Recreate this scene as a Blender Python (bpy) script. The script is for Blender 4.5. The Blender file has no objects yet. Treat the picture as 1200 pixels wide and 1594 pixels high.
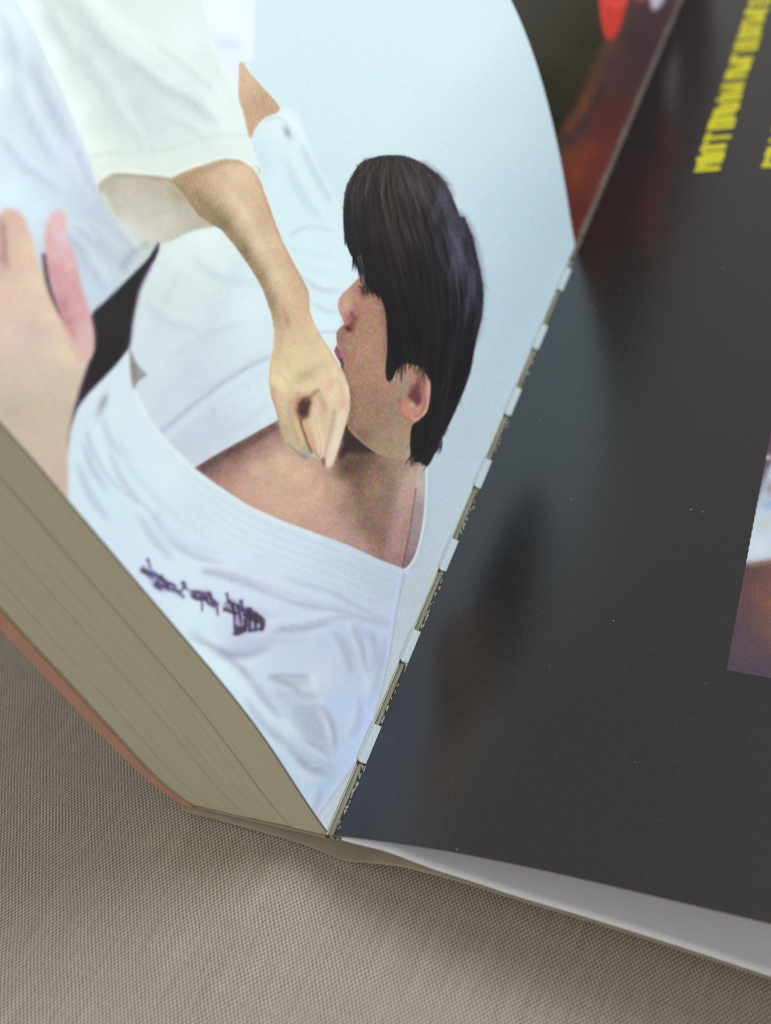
import bpy, math, random
import numpy as np

# ------------------------------------------------------------------ scene, camera, light
scene = bpy.context.scene
S = 0.015                      # one book unit in metres (the perforation pitch is 1.17 units)
F_PX, IMG_H = 2000.0, 1594.0   # focal length and picture height in the same unit
R = np.array([[0.93177, -0.09927, 0.34921], [0.32244, 0.66833, -0.67035], [-0.16685, 0.73721, 0.65474]])
CAM = np.array([3.6431, -4.8839, 8.3297])
from mathutils import Matrix, Vector
cd = bpy.data.cameras.new("camera"); cam = bpy.data.objects.new("camera", cd); scene.collection.objects.link(cam)
m4 = Matrix.Identity(4)
for i in range(3):
    for j in range(3): m4[i][j] = float(R[i, j])
    m4[i][3] = float(CAM[i] * S)
cam.matrix_world = m4
cd.sensor_fit = 'VERTICAL'; cd.sensor_height = 24.0; cd.sensor_width = 18.07
cd.lens = 24.0 * F_PX / IMG_H
cd.clip_start = 0.005; cd.clip_end = 20.0
cd.dof.use_dof = True; cd.dof.focus_distance = 10.8 * S
cd.dof.aperture_fstop = cd.lens / 1000.0 / (0.15 * S)
scene.camera = cam
scene.view_settings.view_transform = 'Standard'; scene.view_settings.look = 'None'
scene.view_settings.exposure = 0.0; scene.view_settings.gamma = 1.0
scene.render.engine = 'CYCLES'
scene.cycles.use_denoising = False; scene.cycles.filter_width = 1.15

world = bpy.data.worlds.new("World"); scene.world = world; world.use_nodes = True
bg = world.node_tree.nodes['Background']
bg.inputs[0].default_value = (1.0, 0.965, 0.93, 1); bg.inputs[1].default_value = 0.43

def area(name, direction, dist, size, watts, col):
    d = Vector(direction).normalized(); l = bpy.data.lights.new(name, 'AREA'); l.shape = 'RECTANGLE'
    l.size = size[0] * S; l.size_y = size[1] * S; l.energy = watts; l.color = col
    o = bpy.data.objects.new(name, l); scene.collection.objects.link(o)
    o.location = d * dist * S; o.rotation_euler = (-d).to_track_quat('-Z', 'Y').to_euler()
    return o
area("window_light", (0.66, 0.50, 0.54), 75, (38, 30), 9.0, (0.88, 0.95, 1.0))
area("front_fill", (0.15, -0.72, 0.70), 75, (40, 26), 2.5, (1.0, 0.93, 0.82))  # added warm fill from the front, lifts page edges, endpaper and cloth

rnd = random.Random(4)
# ------------------------------------------------------------------ the printer's plate
# A small vector painter: the flat print of the photo page is drawn with curves into an
# array (the plate) and later carried by the sheet as a colour attribute.
MX, MY = 260, 120          # margin of the plate beyond its origin
CW, CH = 1260 + MX, 1420 + MY

def _box(a, r, axis):
    if r < 1: return a
    a = np.moveaxis(a, axis, 0)
    n = a.shape[0]
    p = np.concatenate([np.repeat(a[:1], r + 1, 0), a, np.repeat(a[-1:], r, 0)])
    c = np.cumsum(p, 0, dtype=np.float64)
    out = ((c[2*r+1:] - c[:n]) / (2*r+1)).astype(np.float32)
    return np.moveaxis(out, 0, axis)
def blur(a, s):
    if s <= 0: return a
    if s < 1.3:
        w = math.exp(-0.5 / (s*s))
        for ax in (0, 1):
            a = np.moveaxis(a, ax, 0)
            p = np.concatenate([a[:1], a, a[-1:]])
            a = (p[:-2]*w + p[1:-1] + p[2:]*w) / (1 + 2*w)
            a = np.moveaxis(a, 0, ax)
        return a
    r = max(1, int(round(s * 0.98)))
    for _ in range(3):
        a = _box(_box(a, r, 0), r, 1)
    return a
def smooth(pts, closed=True, n=8):
    p = np.array(pts, float); N = len(p); out = []
    for i in range(N if closed else N - 1):
        if closed: a, b, c, d = p[i-1], p[i], p[(i+1) % N], p[(i+2) % N]
        else: a, b, c, d = p[max(i-1, 0)], p[i], p[i+1], p[min(i+2, N-1)]
        for k in range(n):
            t = k / n
            out.append(0.5*((2*b) + (-a+c)*t + (2*a-5*b+4*c-d)*t*t + (-a+3*b-3*c+d)*t**3))
    if not closed: out.append(p[-1])
    return np.array(out)

class Plate:
    def __init__(s, rgb):
        s.a = np.empty((CH, CW, 3), np.float32); s.a[:] = rgb
        s.rng = np.random.RandomState(7)
    def region(s, q, pad):
        x0 = max(0, int(q[:,0].min() + MX - pad)); x1 = min(CW, int(q[:,0].max() + MX + pad) + 2)
        y0 = max(0, int(q[:,1].min() + MY - pad)); y1 = min(CH, int(q[:,1].max() + MY + pad) + 2)
        return x0, y0, x1, y1
    def mask_poly(s, pts, sm=True, soft=0.8):
        q = smooth(pts) if sm else np.array(pts, float)
        x0, y0, x1, y1 = s.region(q, 3*soft + 2)
        if x1 <= x0 or y1 <= y0: return (x0, y0, x0, y0), None
        m = np.zeros((y1-y0, x1-x0), np.float32)
        X = q[:,0] + MX - x0; Y = q[:,1] + MY - y0
        X2 = np.roll(X, -1); Y2 = np.roll(Y, -1)
        for r in range(m.shape[0]):
            for sub in (0.25, 0.75):
                yy = r + sub
                k = ((Y <= yy) & (Y2 > yy)) | ((Y2 <= yy) & (Y > yy))
                if not k.any(): continue
                xs = np.sort(X[k] + (yy - Y[k]) / (Y2[k] - Y[k]) * (X2[k] - X[k]))
                for a, b in zip(xs[::2], xs[1::2]):
                    a = max(0.0, a); b = min(float(m.shape[1]), b)
                    if b > a:
                        ia, ib = int(a), int(b)
                        if ia == ib: m[r, ia] += 0.5*(b-a)
                        else:
                            m[r, ia] += 0.5*(ia+1-a); m[r, ia+1:ib] += 0.5
                            if ib < m.shape[1]: m[r, ib] += 0.5*(b-ib)
        return (x0, y0, x1, y1), blur(m, soft)
    def put(s, box, m, col, alpha=1.0, clip=None):
        if m is None: return
        x0, y0, x1, y1 = box
        k = m * alpha
        if clip is not None: k = k * clip[y0:y1, x0:x1]
        s.a[y0:y1, x0:x1] += (np.array(col, np.float32) - s.a[y0:y1, x0:x1]) * k[..., None]
    def full(s, pts, sm=True, soft=0.8):
        box, m = s.mask_poly(pts, sm, soft)
        f = np.zeros((CH, CW), np.float32)
        if m is not None: f[box[1]:box[3], box[0]:box[2]] = m
        return f
    def poly(s, pts, col, soft=0.8, alpha=1.0, sm=True, clip=None):
        box, m = s.mask_poly(pts, sm, soft); s.put(box, m, col, alpha, clip)
    def field(s, mask, samples, power=2.2):
        """colour the masked area with a smooth mix of colour samples (x, y, r, g, b)"""
        ys, xs = np.nonzero(mask > 0.003)
        if not len(ys): return
        y0, y1, x0, x1 = ys.min(), ys.max()+1, xs.min(), xs.max()+1
        st = 4
        gy, gx = np.mgrid[y0:y1+st:st, x0:x1+st:st].astype(np.float32)
        num = np.zeros(gy.shape + (3,), np.float32); den = np.zeros(gy.shape, np.float32)
        for (px, py, *c) in samples:
            w = 1.0 / (((gx-MX-px)**2 + (gy-MY-py)**2 + 60.0) ** (power/2))
            num += w[..., None]*np.array(c, np.float32); den += w
        g = num / den[..., None]
        H, W = y1-y0, x1-x0
        fy = np.arange(H)/st; fx = np.arange(W)/st
        iy = fy.astype(int); ix = fx.astype(int); fy = (fy-iy)[:, None, None]; fx = (fx-ix)[None, :, None]
        iy1 = np.minimum(iy+1, g.shape[0]-1); ix1 = np.minimum(ix+1, g.shape[1]-1)
        a = g[iy][:, ix]*(1-fx) + g[iy][:, ix1]*fx
        b = g[iy1][:, ix]*(1-fx) + g[iy1][:, ix1]*fx
        im = a*(1-fy) + b*fy
        k = mask[y0:y1, x0:x1, None]
        s.a[y0:y1, x0:x1] += (im - s.a[y0:y1, x0:x1])*k
    def stroke(s, pts, col, w=2.0, w2=None, soft=0.8, alpha=1.0, clip=None, sm=True):
        """a line that may taper from width w to w2"""
        q = smooth(pts, False, 6) if sm and len(pts) > 2 else np.array(pts, float)
        w2 = w if w2 is None else w2
        n = len(q); t = np.linspace(0, 1, n)
        d = np.gradient(q, axis=0); L = np.hypot(d[:,0], d[:,1]) + 1e-6
        nx, ny = -d[:,1]/L, d[:,0]/L
        if isinstance(w2, str):                       # 'leaf': thin at both ends
            hw = 0.5*w*np.sin(np.pi*np.clip(t, .02, .98))**0.7
        else: hw = 0.5*(w + (w2-w)*t)
        a = np.stack([q[:,0]+nx*hw, q[:,1]+ny*hw], 1); b = np.stack([q[:,0]-nx*hw, q[:,1]-ny*hw], 1)
        s.poly(np.concatenate([a, b[::-1]]), col, soft, alpha, False, clip)
    def blob(s, x, y, rx, ry, ang, col, alpha=0.6, clip=None):
        """a soft gaussian patch of ink"""
        R = 2.6*max(rx, ry)
        x0 = max(0, int(x+MX-R)); x1 = min(CW, int(x+MX+R)); y0 = max(0, int(y+MY-R)); y1 = min(CH, int(y+MY+R))
        if x1 <= x0 or y1 <= y0: return
        gy, gx = np.mgrid[y0:y1, x0:x1]
        dx = gx-MX-x; dy = gy-MY-y; c, n = math.cos(math.radians(ang)), math.sin(math.radians(ang))
        u = (dx*c + dy*n)/rx; v = (-dx*n + dy*c)/ry
        m = np.exp(-(u*u+v*v)*0.9).astype(np.float32)
        s.put((x0, y0, x1, y1), m, col, alpha, clip)
    def grain(s, amp=5.0, lo=30):
        """halftone rosette and paper tooth of the print, strongest in the mid tones"""
        yy, xx = np.mgrid[0:CH, 0:CW].astype(np.float32)
        lum = s.a.mean(2)
        k = np.clip((250-lum)/110, 0.12, 1.0)*np.clip((lum-lo)/60, 0.15, 1)
        dm = np.clip((xx-MX-180 + (yy-MY-250)*.8)/220, .15, 1)
        d1 = dm*np.sin(2*np.pi*(xx*0.9+yy*0.42)/4.6)*np.sin(2*np.pi*(-xx*0.42+yy*0.9)/4.6)
        d2 = dm*np.sin(2*np.pi*(xx*0.6+yy*0.8)/5.3)*np.sin(2*np.pi*(-xx*0.8+yy*0.6)/5.3)
        n = s.rng.normal(0, 1, (CH, CW, 3)).astype(np.float32)
        nb = blur(s.rng.normal(0, 1, (CH, CW, 3)).astype(np.float32), 1.25)*3.2; nc = blur(s.rng.normal(0, 1, (CH, CW)).astype(np.float32), 1.7)*5.0
        s.a += (k*(d1*amp*2.0))[..., None]*np.array([1, .9, .8], np.float32)
        s.a += (k*d2*amp*1.2)[..., None]*np.array([.3, -.5, 1.], np.float32)
        s.a += (n*amp*0.25 + nb*amp*0.6 + nc[..., None]*amp*0.25)*k[..., None]
    def sample(s, x, y):
        x = np.clip(x+MX, 0, CW-1.001); y = np.clip(y+MY, 0, CH-1.001)
        ix = x.astype(int); iy = y.astype(int); fx = (x-ix)[:, None]; fy = (y-iy)[:, None]
        a = s.a[iy, ix]*(1-fx) + s.a[iy, ix+1]*fx; b = s.a[iy+1, ix]*(1-fx) + s.a[iy+1, ix+1]*fx
        return np.clip(a*(1-fy) + b*fy, 0, 255)/255

def paint_photo_page():
    P = Plate((214, 231, 237)); r = np.random.RandomState(11)
    P.field(np.ones((CH, CW), np.float32), [(700,60,222,238,242),(600,150,220,236,240),(760,200,214,233,239),(820,330,205,226,234),
        (800,480,205,224,233),(700,700,206,222,230),(660,950,205,215,222),(600,1120,205,216,222),(520,1260,205,216,222),(450,100,216,234,238),(-100,100,214,232,238)])
    # ---- clothes of the figure behind
    G1 = [(375,215),(400,192),(425,176),(448,168),(465,180),(478,215),(497,262),(516,297),(532,330),(536,370),(560,420),(556,460),(530,500),(540,560),(470,660),
          (430,656),(380,684),(340,706),(303,729),(262,690),(236,655),(212,610),(200,575),(196,540),(204,492),(215,460),(232,415),(250,385),(300,340),(340,300)]
    g1 = P.full(G1, soft=1.6)
    P.field(g1, [(300,400,226,238,236),(280,450,220,230,228),(320,370,232,243,241),(250,470,214,226,226),(390,480,224,240,243),(400,520,221,236,240),(330,520,213,225,230),
        (250,560,216,228,232),(300,580,208,218,226),(330,650,206,216,226),(290,690,205,214,224),(420,620,222,236,240),(390,600,216,229,236),(480,380,220,240,245),(510,420,224,242,247),
        (450,260,222,240,243),(500,330,220,238,243),(440,190,228,242,245),(500,500,226,243,247),(460,300,220,238,242),(400,250,212,230,235)])
    for pts, w, dp in (([(470,225),(492,270),(520,320)], 9, .5), ([(440,240),(470,300),(500,345)], 12, .35), ([(300,400),(340,430),(400,440)], 12, .35), ([(230,470),(262,500),(310,512)], 12, .4), ([(260,560),(320,520),(380,500)], 10, .35),
        ([(470,430),(500,450),(530,452)], 7, .5), ([(486,470),(510,484),(530,484)], 6, .45), ([(300,610),(350,585),(410,548)], 9, .35), ([(340,680),(390,650),(428,620)], 9, .4), ([(282,420),(262,470),(240,530)], 10, .35)):
        P.stroke(pts, (170,186,196), w, 'leaf', w*.45, dp, g1); P.stroke([(x+w*.5, y-w*.6) for x, y in pts], (244,250,250), w*.8, 'leaf', w*.4, dp, g1)
    P.stroke([(247,676),(300,632),(345,598),(390,570),(430,552)], (172,180,196), 4, 3, 1.6, .9, g1)
    P.stroke([(257,684),(310,640),(355,606),(400,578),(430,562)], (228,236,242), 7, 5, 3, .5, g1)
    P.stroke([(490,523),(506,517),(526,518)], (176,190,200), 2, 2, 1.4, .6, g1)
    P.stroke([(452,368),(465,358),(485,354),(520,360)], (186,204,208), 3, 2, 1.6, .8, g1)
    P.stroke([(455,388),(480,394),(520,400)], (205,222,228), 5, 3, 3, .6, g1)
    P.stroke([(470,412),(500,424),(530,428)], (208,224,230), 7, 3, 4, .6, g1)
    P.stroke([(240,640),(300,560),(340,480),(370,420)], (206,217,221), 16, 8, 8, .5, g1)
    P.stroke([(320,470),(355,440),(380,400)], (212,222,220), 14, 6, 6, .5, g1)
    P.stroke([(420,600),(380,615),(340,640)], (228,238,243), 10, 5, 5, .5, g1)
    P.stroke([(478,215),(497,262),(516,297),(532,330)], (232,244,248), 5, 4, 2, .7, g1)
    P.stroke([(412,190),(430,183),(445,190),(452,203)], (196,212,212), 4, 2, 2, .8, g1)
    P.blob(447,206,5,9,-30,(150,158,150),.7,g1)
    P.stroke([(440,180),(462,196),(480,228)], (238,247,252), 8, 4, 3, .7, g1)
    # tan wedge of an arm between the sleeves
    t = P.full([(373,96),(388,112),(408,135),(436,170),(412,184),(399,198),(389,216),(378,190),(371,165)], soft=1.0)
    P.field(t, [(385,130,214,186,150),(385,180,205,172,134),(410,165,200,166,128)])
    # pale sleeve at the top
    P.poly([(250,-110),(398,-110),(397,20),(396,92),(372,99),(371,150),(376,200),(350,160),(330,80),(300,0)], (232,240,250), 1.3, sm=False)
    P.blob(352,68,22,10,10,(214,226,246),.7); P.blob(350,25,20,30,0,(238,244,252),.6)
    P.blob(385,50,8,40,0,(238,242,252),.6)
    # cloth of the figure on the left, behind the hand
    l = P.full([(-300,-130),(0,-130),(20,-12),(60,60),(100,160),(140,252),(166,322),(200,362),(252,378),(243,392),(225,412),(147,492),(130,520),(-300,420)], sm=False, soft=2)
    P.field(l, [(0,40,228,242,246),(10,120,230,243,246),(25,160,218,232,236),(60,110,205,218,224),(90,170,200,213,221),(60,230,210,224,234),(110,240,212,222,236),(20,300,222,237,244),
        (80,300,206,222,232),(130,300,200,212,222),(150,340,192,205,214),(170,380,196,208,212),(190,410,200,212,218),(150,440,200,216,226),(120,380,190,204,214),(215,380,206,214,208),(60,330,215,234,243),(0,-60,226,240,244)])
    for pts, w, dp in (([(50,90),(80,160),(118,235)], 18, .6), ([(20,120),(50,190),(90,260)], 16, .45), ([(0,210),(40,260),(100,300)], 14, .4), ([(60,345),(100,362),(140,400)], 10, .5), ([(125,395),(150,425),(165,455)], 12, .5), ([(170,345),(200,378),(214,400)], 9, .5), ([(0,20),(18,60),(30,110)], 12, .4)):
        P.stroke(pts, (164,180,192), w, 'leaf', w*.4, dp, l); P.stroke([(x+w*.6, y-w*.5) for x, y in pts], (238,246,250), w*.8, 'leaf', w*.4, dp, l)
    P.stroke([(10,60),(25,120),(20,200)], (190,204,212), 22, 10, 9, .6, l)
    P.stroke([(105,225),(120,260),(150,310)], (222,222,242), 14, 6, 6, .7, l)
    P.stroke([(120,235),(135,275),(160,320)], (186,188,208), 7, 3, 3, .7, l)
    P.stroke([(60,318),(110,340),(150,352),(200,395)], (212,226,236), 8, 4, 4, .7, l)
    P.stroke([(115,350),(150,372),(185,415)], (176,190,200), 10, 5, 5, .55, l)
    P.stroke([(105,346),(130,352),(150,372)], (222,236,246), 5, 3, 2.5, .8, l)
    P.stroke([(190,420),(205,395),(235,375)], (150,162,160), 10, 6, 4, .7, l)
    P.stroke([(210,385),(225,372),(238,368)], (225,230,222), 6, 3, 2.5, .7, l)
    # ---- big sleeve
    S = [(0,-130),(280,-130),(305,-20),(330,60),(360,128),(378,172),(388,215),(410,272),(404,280),(398,266),(385,256),(362,249),(335,252),(300,262),(262,277),(240,277),(215,272),(180,270),
         (165,276),(152,292),(148,280),(141,250),(120,200),(100,150),(60,60),(20,-12)]
    sm_ = P.full(S, sm=False, soft=1.4)
    P.field(sm_, [(40,20,232,244,244),(80,90,232,243,240),(120,170,232,242,236),(150,240,232,240,232),(100,30,214,226,222),(140,80,203,216,212),(180,120,204,217,214),(170,180,212,224,220),
        (220,160,204,218,216),(240,200,210,222,220),(200,30,222,234,226),(230,70,226,237,232),(280,110,222,234,232),(300,160,212,224,224),(290,60,232,242,240),(340,150,232,242,240),(360,200,232,243,240),
        (200,240,220,231,224),(260,250,224,234,226),(320,235,224,234,228),(380,240,230,240,235),(200,265,226,234,222),(150,-50,226,238,234)])
    P.stroke([(20,-10),(70,80),(110,165),(145,245)], (238,248,246), 26, 12, 7, .7, sm_)
    P.stroke([(75,-30),(120,40),(170,90),(230,140)], (196,210,206), 34, 10, 10, .6, sm_)
    P.stroke([(115,-40),(180,30),(240,70),(300,115),(360,190)], (236,246,242), 24, 8, 7, .75, sm_)
    P.stroke([(210,100),(250,140),(295,160),(330,190)], (190,204,206), 12, 3, 5, .7, sm_)
    P.stroke([(195,150),(220,190),(235,235)], (198,212,212), 18, 6, 7, .5, sm_)
    for pts, w, dp in (([(70,20),(120,80),(170,150),(200,230)], 18, .45), ([(120,0),(160,60),(220,110)], 16, .45), ([(200,90),(250,130),(300,158),(340,196)], 12, .5), ([(230,60),(290,104),(340,150)], 10, .35), ([(180,170),(210,205),(222,240)], 10, .4), ([(250,180),(290,195),(330,225)], 9, .35), ([(60,-20),(90,40),(120,110)], 12, .3)):
        q = np.array(pts, float); P.stroke(pts, (180,196,194), w, 'leaf', w*.4, dp, sm_); P.stroke([(x+w*.7, y-w*.5) for x, y in pts], (246,250,246), w*.8, 'leaf', w*.4, dp, sm_)
    P.stroke([(140,246),(170,238),(210,240),(260,233),(310,217),(350,210),(385,212)], (204,216,208), 5, 3, 2, .6, sm_)
    P.stroke([(152,290),(165,275),(182,269),(215,271),(262,276),(300,261),(335,251),(362,248),(388,257),(402,276)], (246,249,236), 6, 4, 1.6, .8, sm_)
    P.stroke([(330,60),(360,128),(378,172),(398,240)], (243,249,248), 10, 6, 3, .6, sm_)
    # inside of the sleeve
    o = P.full([(153,291),(164,277),(182,270),(215,272),(262,277),(282,288),(300,325),(335,350),(300,360),(252,380),(215,368),(182,345),(165,320)], soft=1.4)
    P.field(o, [(170,285,182,178,152),(200,290,196,192,168),(240,290,186,182,155),(280,300,178,168,135),(220,320,200,198,178),(180,320,196,195,175),(260,340,205,205,190),(225,360,214,216,205),(310,345,190,184,160),(200,350,214,216,206)])
    P.stroke([(175,272),(215,274),(262,279),(285,284)], (150,142,112), 6, 5, 2.5, .6, o)
    P.stroke([(215,345),(260,330),(300,335)], (178,182,170), 7, 3, 3.5, .6, o)
    P.stroke([(160,300),(180,340),(215,366)], (226,230,226), 6, 4, 2.5, .7, o)
    P.blob(232,350,9,18,40,(206,200,180),.5,o)
    # ---- black belt
    b = P.full([(248,377),(243,400),(232,418),(216,452),(206,500),(200,540),(184,566),(160,590),(140,612),(120,640),(112,668),(106,700),(104,660),(117,610),(134,560),(140,520),(142,492),(170,464),(205,430),(232,402)], soft=1.5)
    P.field(b, [(200,450,34,30,32),(150,550,36,30,33),(160,500,40,34,34),(120,640,60,45,70),(240,390,44,40,42)])
    P.stroke([(246,385),(232,418),(217,452),(206,500),(200,540),(184,566),(150,602),(124,636)], (64,52,78), 5, 5, 2, .7)
    for k in range(26):
        x = r.uniform(130,235); y = 640-1.15*x+r.uniform(-30,40)
        P.stroke([(x,y),(x+14,y-16)], (62,56,56), 1.2, .4, .8, .5, b)
    P.stroke([(118,630),(110,670),(107,703)], (66,48,78), 6, 4, 1.6, .9)
    # ---- robe of the dark haired figure
    R = [(124,632),(140,612),(160,592),(182,568),(200,545),(204,575),(212,608),(236,655),(266,692),(305,730),(340,757),(385,787),(440,812),(500,834),(545,851),(590,871),(612,880),(630,885),
         (640,879),(632,900),(627,893),(616,946),(604,1021),(578,1126),(551,1186),(520,1230),(491,1269),(470,1330),(300,1300),(-60,860),(60,760),(106,745),(106,700),(110,668)]
    rb = P.full(R, sm=False, soft=1.3)
    P.field(rb, [(130,660,218,230,236),(150,690,216,232,240),(180,640,222,236,240),(220,690,220,236,240),(180,760,216,234,242),(260,740,224,238,242),(300,800,216,230,238),(370,830,220,233,240),
        (450,860,218,232,242),(520,890,212,226,236),(580,905,210,222,232),(600,950,212,222,236),(240,830,216,232,240),(260,880,220,234,243),(330,880,224,236,246),(420,910,218,230,242),(500,930,214,228,242),
        (300,950,222,238,244),(380,1000,204,212,232),(450,990,206,216,234),(520,990,205,218,238),(560,1020,198,210,234),(600,1000,208,220,246),(300,1010,216,238,243),(340,1050,218,238,244),(400,1050,214,226,240),
        (440,1100,206,218,232),(500,1050,220,228,240),(530,1100,206,220,244),(570,1110,204,220,248),(480,1150,198,212,224),(500,1200,192,208,228),(430,1150,216,234,244),(470,1200,208,226,240),(510,1250,196,214,240),(540,1200,200,218,246),(380,1100,218,236,245),(450,1190,204,224,240)])
    # left folds
    P.stroke([(135,672),(146,705),(168,742),(196,768),(228,790),(252,822)], (188,194,208), 5, 3, 2.5, .8, rb)
    P.stroke([(150,662),(158,700),(182,735),(215,762),(240,795)], (228,240,246), 8, 4, 3, .7, rb)
    P.stroke([(188,690),(205,730),(240,772),(285,812),(330,838)], (204,216,224), 7, 3, 3.5, .7, rb)
    P.stroke([(240,800),(262,835),(300,852),(345,860)], (198,204,220), 12, 4, 5, .6, rb)
    P.stroke([(215,790),(240,830),(262,862)], (232,243,250), 10, 4, 4, .6, rb)
    P.blob(158,632,6,16,20,(160,168,166),.75,rb); P.blob(163,622,4,9,20,(140,148,150),.5,rb)
    P.stroke([(202,548),(206,590),(222,636),(250,678),(300,730),(345,762),(420,806),(500,836)], (236,242,238), 5, 4, 1.5, .7, rb)
    # collar stitching, parallel to the neckline
    neck = np.array([(236,655),(266,692),(305,730),(340,757),(385,787),(440,812),(500,834),(545,851),(590,871),(626,884)], float)
    for k in range(11):
        f = (k+1)*6.4
        off = neck + np.stack([-0.42*f*np.ones(len(neck)), 0.92*f*np.ones(len(neck))], 1)
        off[-1, 0] += 2
        P.stroke([tuple(v) for v in off[2 if k < 5 else 3:]], (196,208,216) if k % 2 else (232,240,246), 2.0, 2.4, 1.1, .26 if k < 9 else .16, rb)
    P.blob(560,890,50,16,20,(200,216,222),.45,rb); P.blob(600,920,26,20,20,(200,214,226),.45,rb)
    # folds below the collar
    P.stroke([(316,889),(350,897),(392,911),(430,929),(470,942),(520,950),(560,962),(610,975)], (178,182,204), 11, 4, 3.5, .75, rb)
    P.stroke([(330,886),(390,902),(440,921),(500,940)], (200,196,205), 4, 2, 1.6, .7, rb)
    P.stroke([(520,925),(556,944),(590,962),(615,968)], (190,196,214), 6, 3, 2, .7, rb)
    P.stroke([(415,925),(470,951),(530,958),(600,985)], (228,236,248), 6, 3, 3, .6, rb)
    P.stroke([(432,978),(470,975),(505,966),(545,960)], (186,192,212), 7, 3, 2.5, .75, rb)
    P.stroke([(420,968),(470,962),(520,955)], (230,238,247), 8, 4, 3, .6, rb)
    P.stroke([(300,985),(320,1002),(352,1016),(392,1012),(430,996),(480,988)], (178,186,206), 14, 5, 5, .65, rb)
    P.stroke([(340,1012),(356,1020),(372,1026)], (140,148,172), 9, 4, 3, .75, rb)
    P.stroke([(352,1008),(400,1000),(450,990)], (196,200,224), 10, 4, 4, .5, rb)
    P.blob(325,1002,26,14,35,(228,240,246),.7,rb)
    P.stroke([(300,1005),(330,1030),(370,1065),(410,1110),(450,1140)], (226,243,248), 22, 10, 7, .75, rb)
    P.stroke([(365,1035),(395,1062),(425,1100),(470,1140)], (196,210,226), 12, 6, 5, .6, rb)
    P.stroke([(418,1055),(440,1052),(465,1053),(482,1052)], (160,166,180), 5, 2, 1.8, .8, rb)
    P.poly([(420,1055),(455,1056),(485,1054),(470,1068),(445,1074)], (178,188,196), 4, .7, clip=rb)
    P.blob(470,1078,26,12,25,(216,226,228),.7,rb)
    P.stroke([(430,1075),(470,1095),(505,1100)], (178,190,210), 14, 8, 6, .6, rb)
    P.poly([(455,1100),(495,1098),(512,1120),(520,1155),(514,1172),(490,1160),(462,1130)], (176,190,202), 7, .6, clip=rb)
    P.stroke([(420,1095),(450,1130),(480,1160),(515,1182)], (228,240,246), 12, 5, 4, .8, rb)
    P.stroke([(486,1050),(494,1080),(505,1105),(518,1150)], (230,238,252), 9, 4, 3, .8, rb)
    P.poly([(480,1170),(515,1186),(528,1200),(520,1222),(490,1212),(460,1180)], (184,200,216), 8, .55, clip=rb)
    P.stroke([(540,970),(556,1000),(565,1035),(572,1080)], (238,243,250), 6, 3, 2, .8, rb)
    P.stroke([(550,975),(575,1000),(588,1030),(585,1050)], (186,198,226), 16, 8, 6, .5, rb)
    P.stroke([(528,1010),(545,1040),(555,1070)], (208,214,222), 18, 8, 7, .5, rb)
    P.stroke([(560,1060),(560,1110),(545,1160)], (212,226,250), 14, 8, 6, .5, rb)
    P.stroke([(340,1110),(390,1170),(440,1235),(480,1290)], (208,228,238), 20, 8, 8, .5, rb)
    P.stroke([(500,1215),(490,1240),(480,1270)], (186,206,238), 14, 8, 6, .5, rb)
    P.stroke([(627,893),(616,946),(604,1021),(578,1126),(551,1186),(520,1230),(491,1269)], (216,224,252), 8, 8, 2, .7, rb)
    P.stroke([(630,893),(619,946),(607,1021),(581,1126),(554,1188),(523,1233),(494,1273)], (176,188,198), 2.5, 2.5, 1.2, .7)
    # deeper cloth folds: soft valley and ridge pairs
    def fold(pts, w, depth, col=(152,164,182)):
        q = np.array(pts, float); d = np.gradient(q, axis=0); L = np.hypot(d[:,0], d[:,1])+1e-6; nrm = np.stack([-d[:,1]/L, d[:,0]/L], 1)
        P.stroke([tuple(v) for v in q], col, w*1.2, 'leaf', w*.45, min(1, depth*1.45), rb)
        P.stroke([tuple(v) for v in q+nrm*w*.8], (240,246,251), w*1.1, 'leaf', w*.45, min(1, depth*1.2), rb)
    for pts, w, dp in (([(328,1012),(352,1022),(385,1022),(420,1010)], 9, .6), ([(300,992),(330,1008),(352,1020)], 7, .5), ([(346,1020),(372,1040),(392,1062)], 7, .5), ([(392,1062),(412,1092),(438,1118)], 9, .45),
        ([(424,1056),(448,1068),(470,1078)], 6, .6), ([(448,1078),(480,1086),(500,1084)], 8, .4), ([(500,1098),(516,1130),(522,1168)], 7, .55), ([(468,1150),(494,1166),(514,1178)], 6, .5), ([(454,1176),(484,1200),(508,1206)], 10, .5),
        ([(500,1225),(492,1250),(486,1282)], 8, .45), ([(548,978),(562,1010),(570,1048)], 7, .45), ([(575,985),(585,1012),(582,1045)], 10, .4), ([(520,985),(536,1012),(546,1050)], 9, .35), ([(425,985),(470,982),(515,970)], 7, .45),
        ([(330,940),(380,948),(430,962)], 8, .22), ([(440,900),(490,916),(540,930)], 6, .3), ([(130,690),(142,730),(168,768)], 7, .4), ([(120,720),(138,770),(170,812)], 9, .35), ([(170,700),(186,742),(216,782)], 7, .3),
        ([(214,800),(240,842),(268,872)], 9, .35), ([(262,842),(300,866),(350,878)], 7, .35), ([(160,650),(170,684),(190,712)], 6, .3), ([(560,1080),(558,1120),(545,1150)], 8, .35), ([(420,1130),(452,1168),(480,1200)], 8, .4),
        ([(380,1085),(410,1130),(440,1160)], 10, .35), ([(600,990),(592,1040),(574,1100)], 8, .35)):
        fold(pts, w, dp)
    def fold2(pts, w, depth, clip, col=(176,192,196)):
        q = np.array(pts, float); d = np.gradient(q, axis=0); L = np.hypot(d[:,0], d[:,1])+1e-6; nrm = np.stack([-d[:,1]/L, d[:,0]/L], 1)
        P.stroke([tuple(v) for v in q], col, w, 'leaf', w*.4, depth, clip); P.stroke([tuple(v) for v in q+nrm*w*.8], (244,250,248), w*.8, 'leaf', w*.35, depth*.8, clip)
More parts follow.
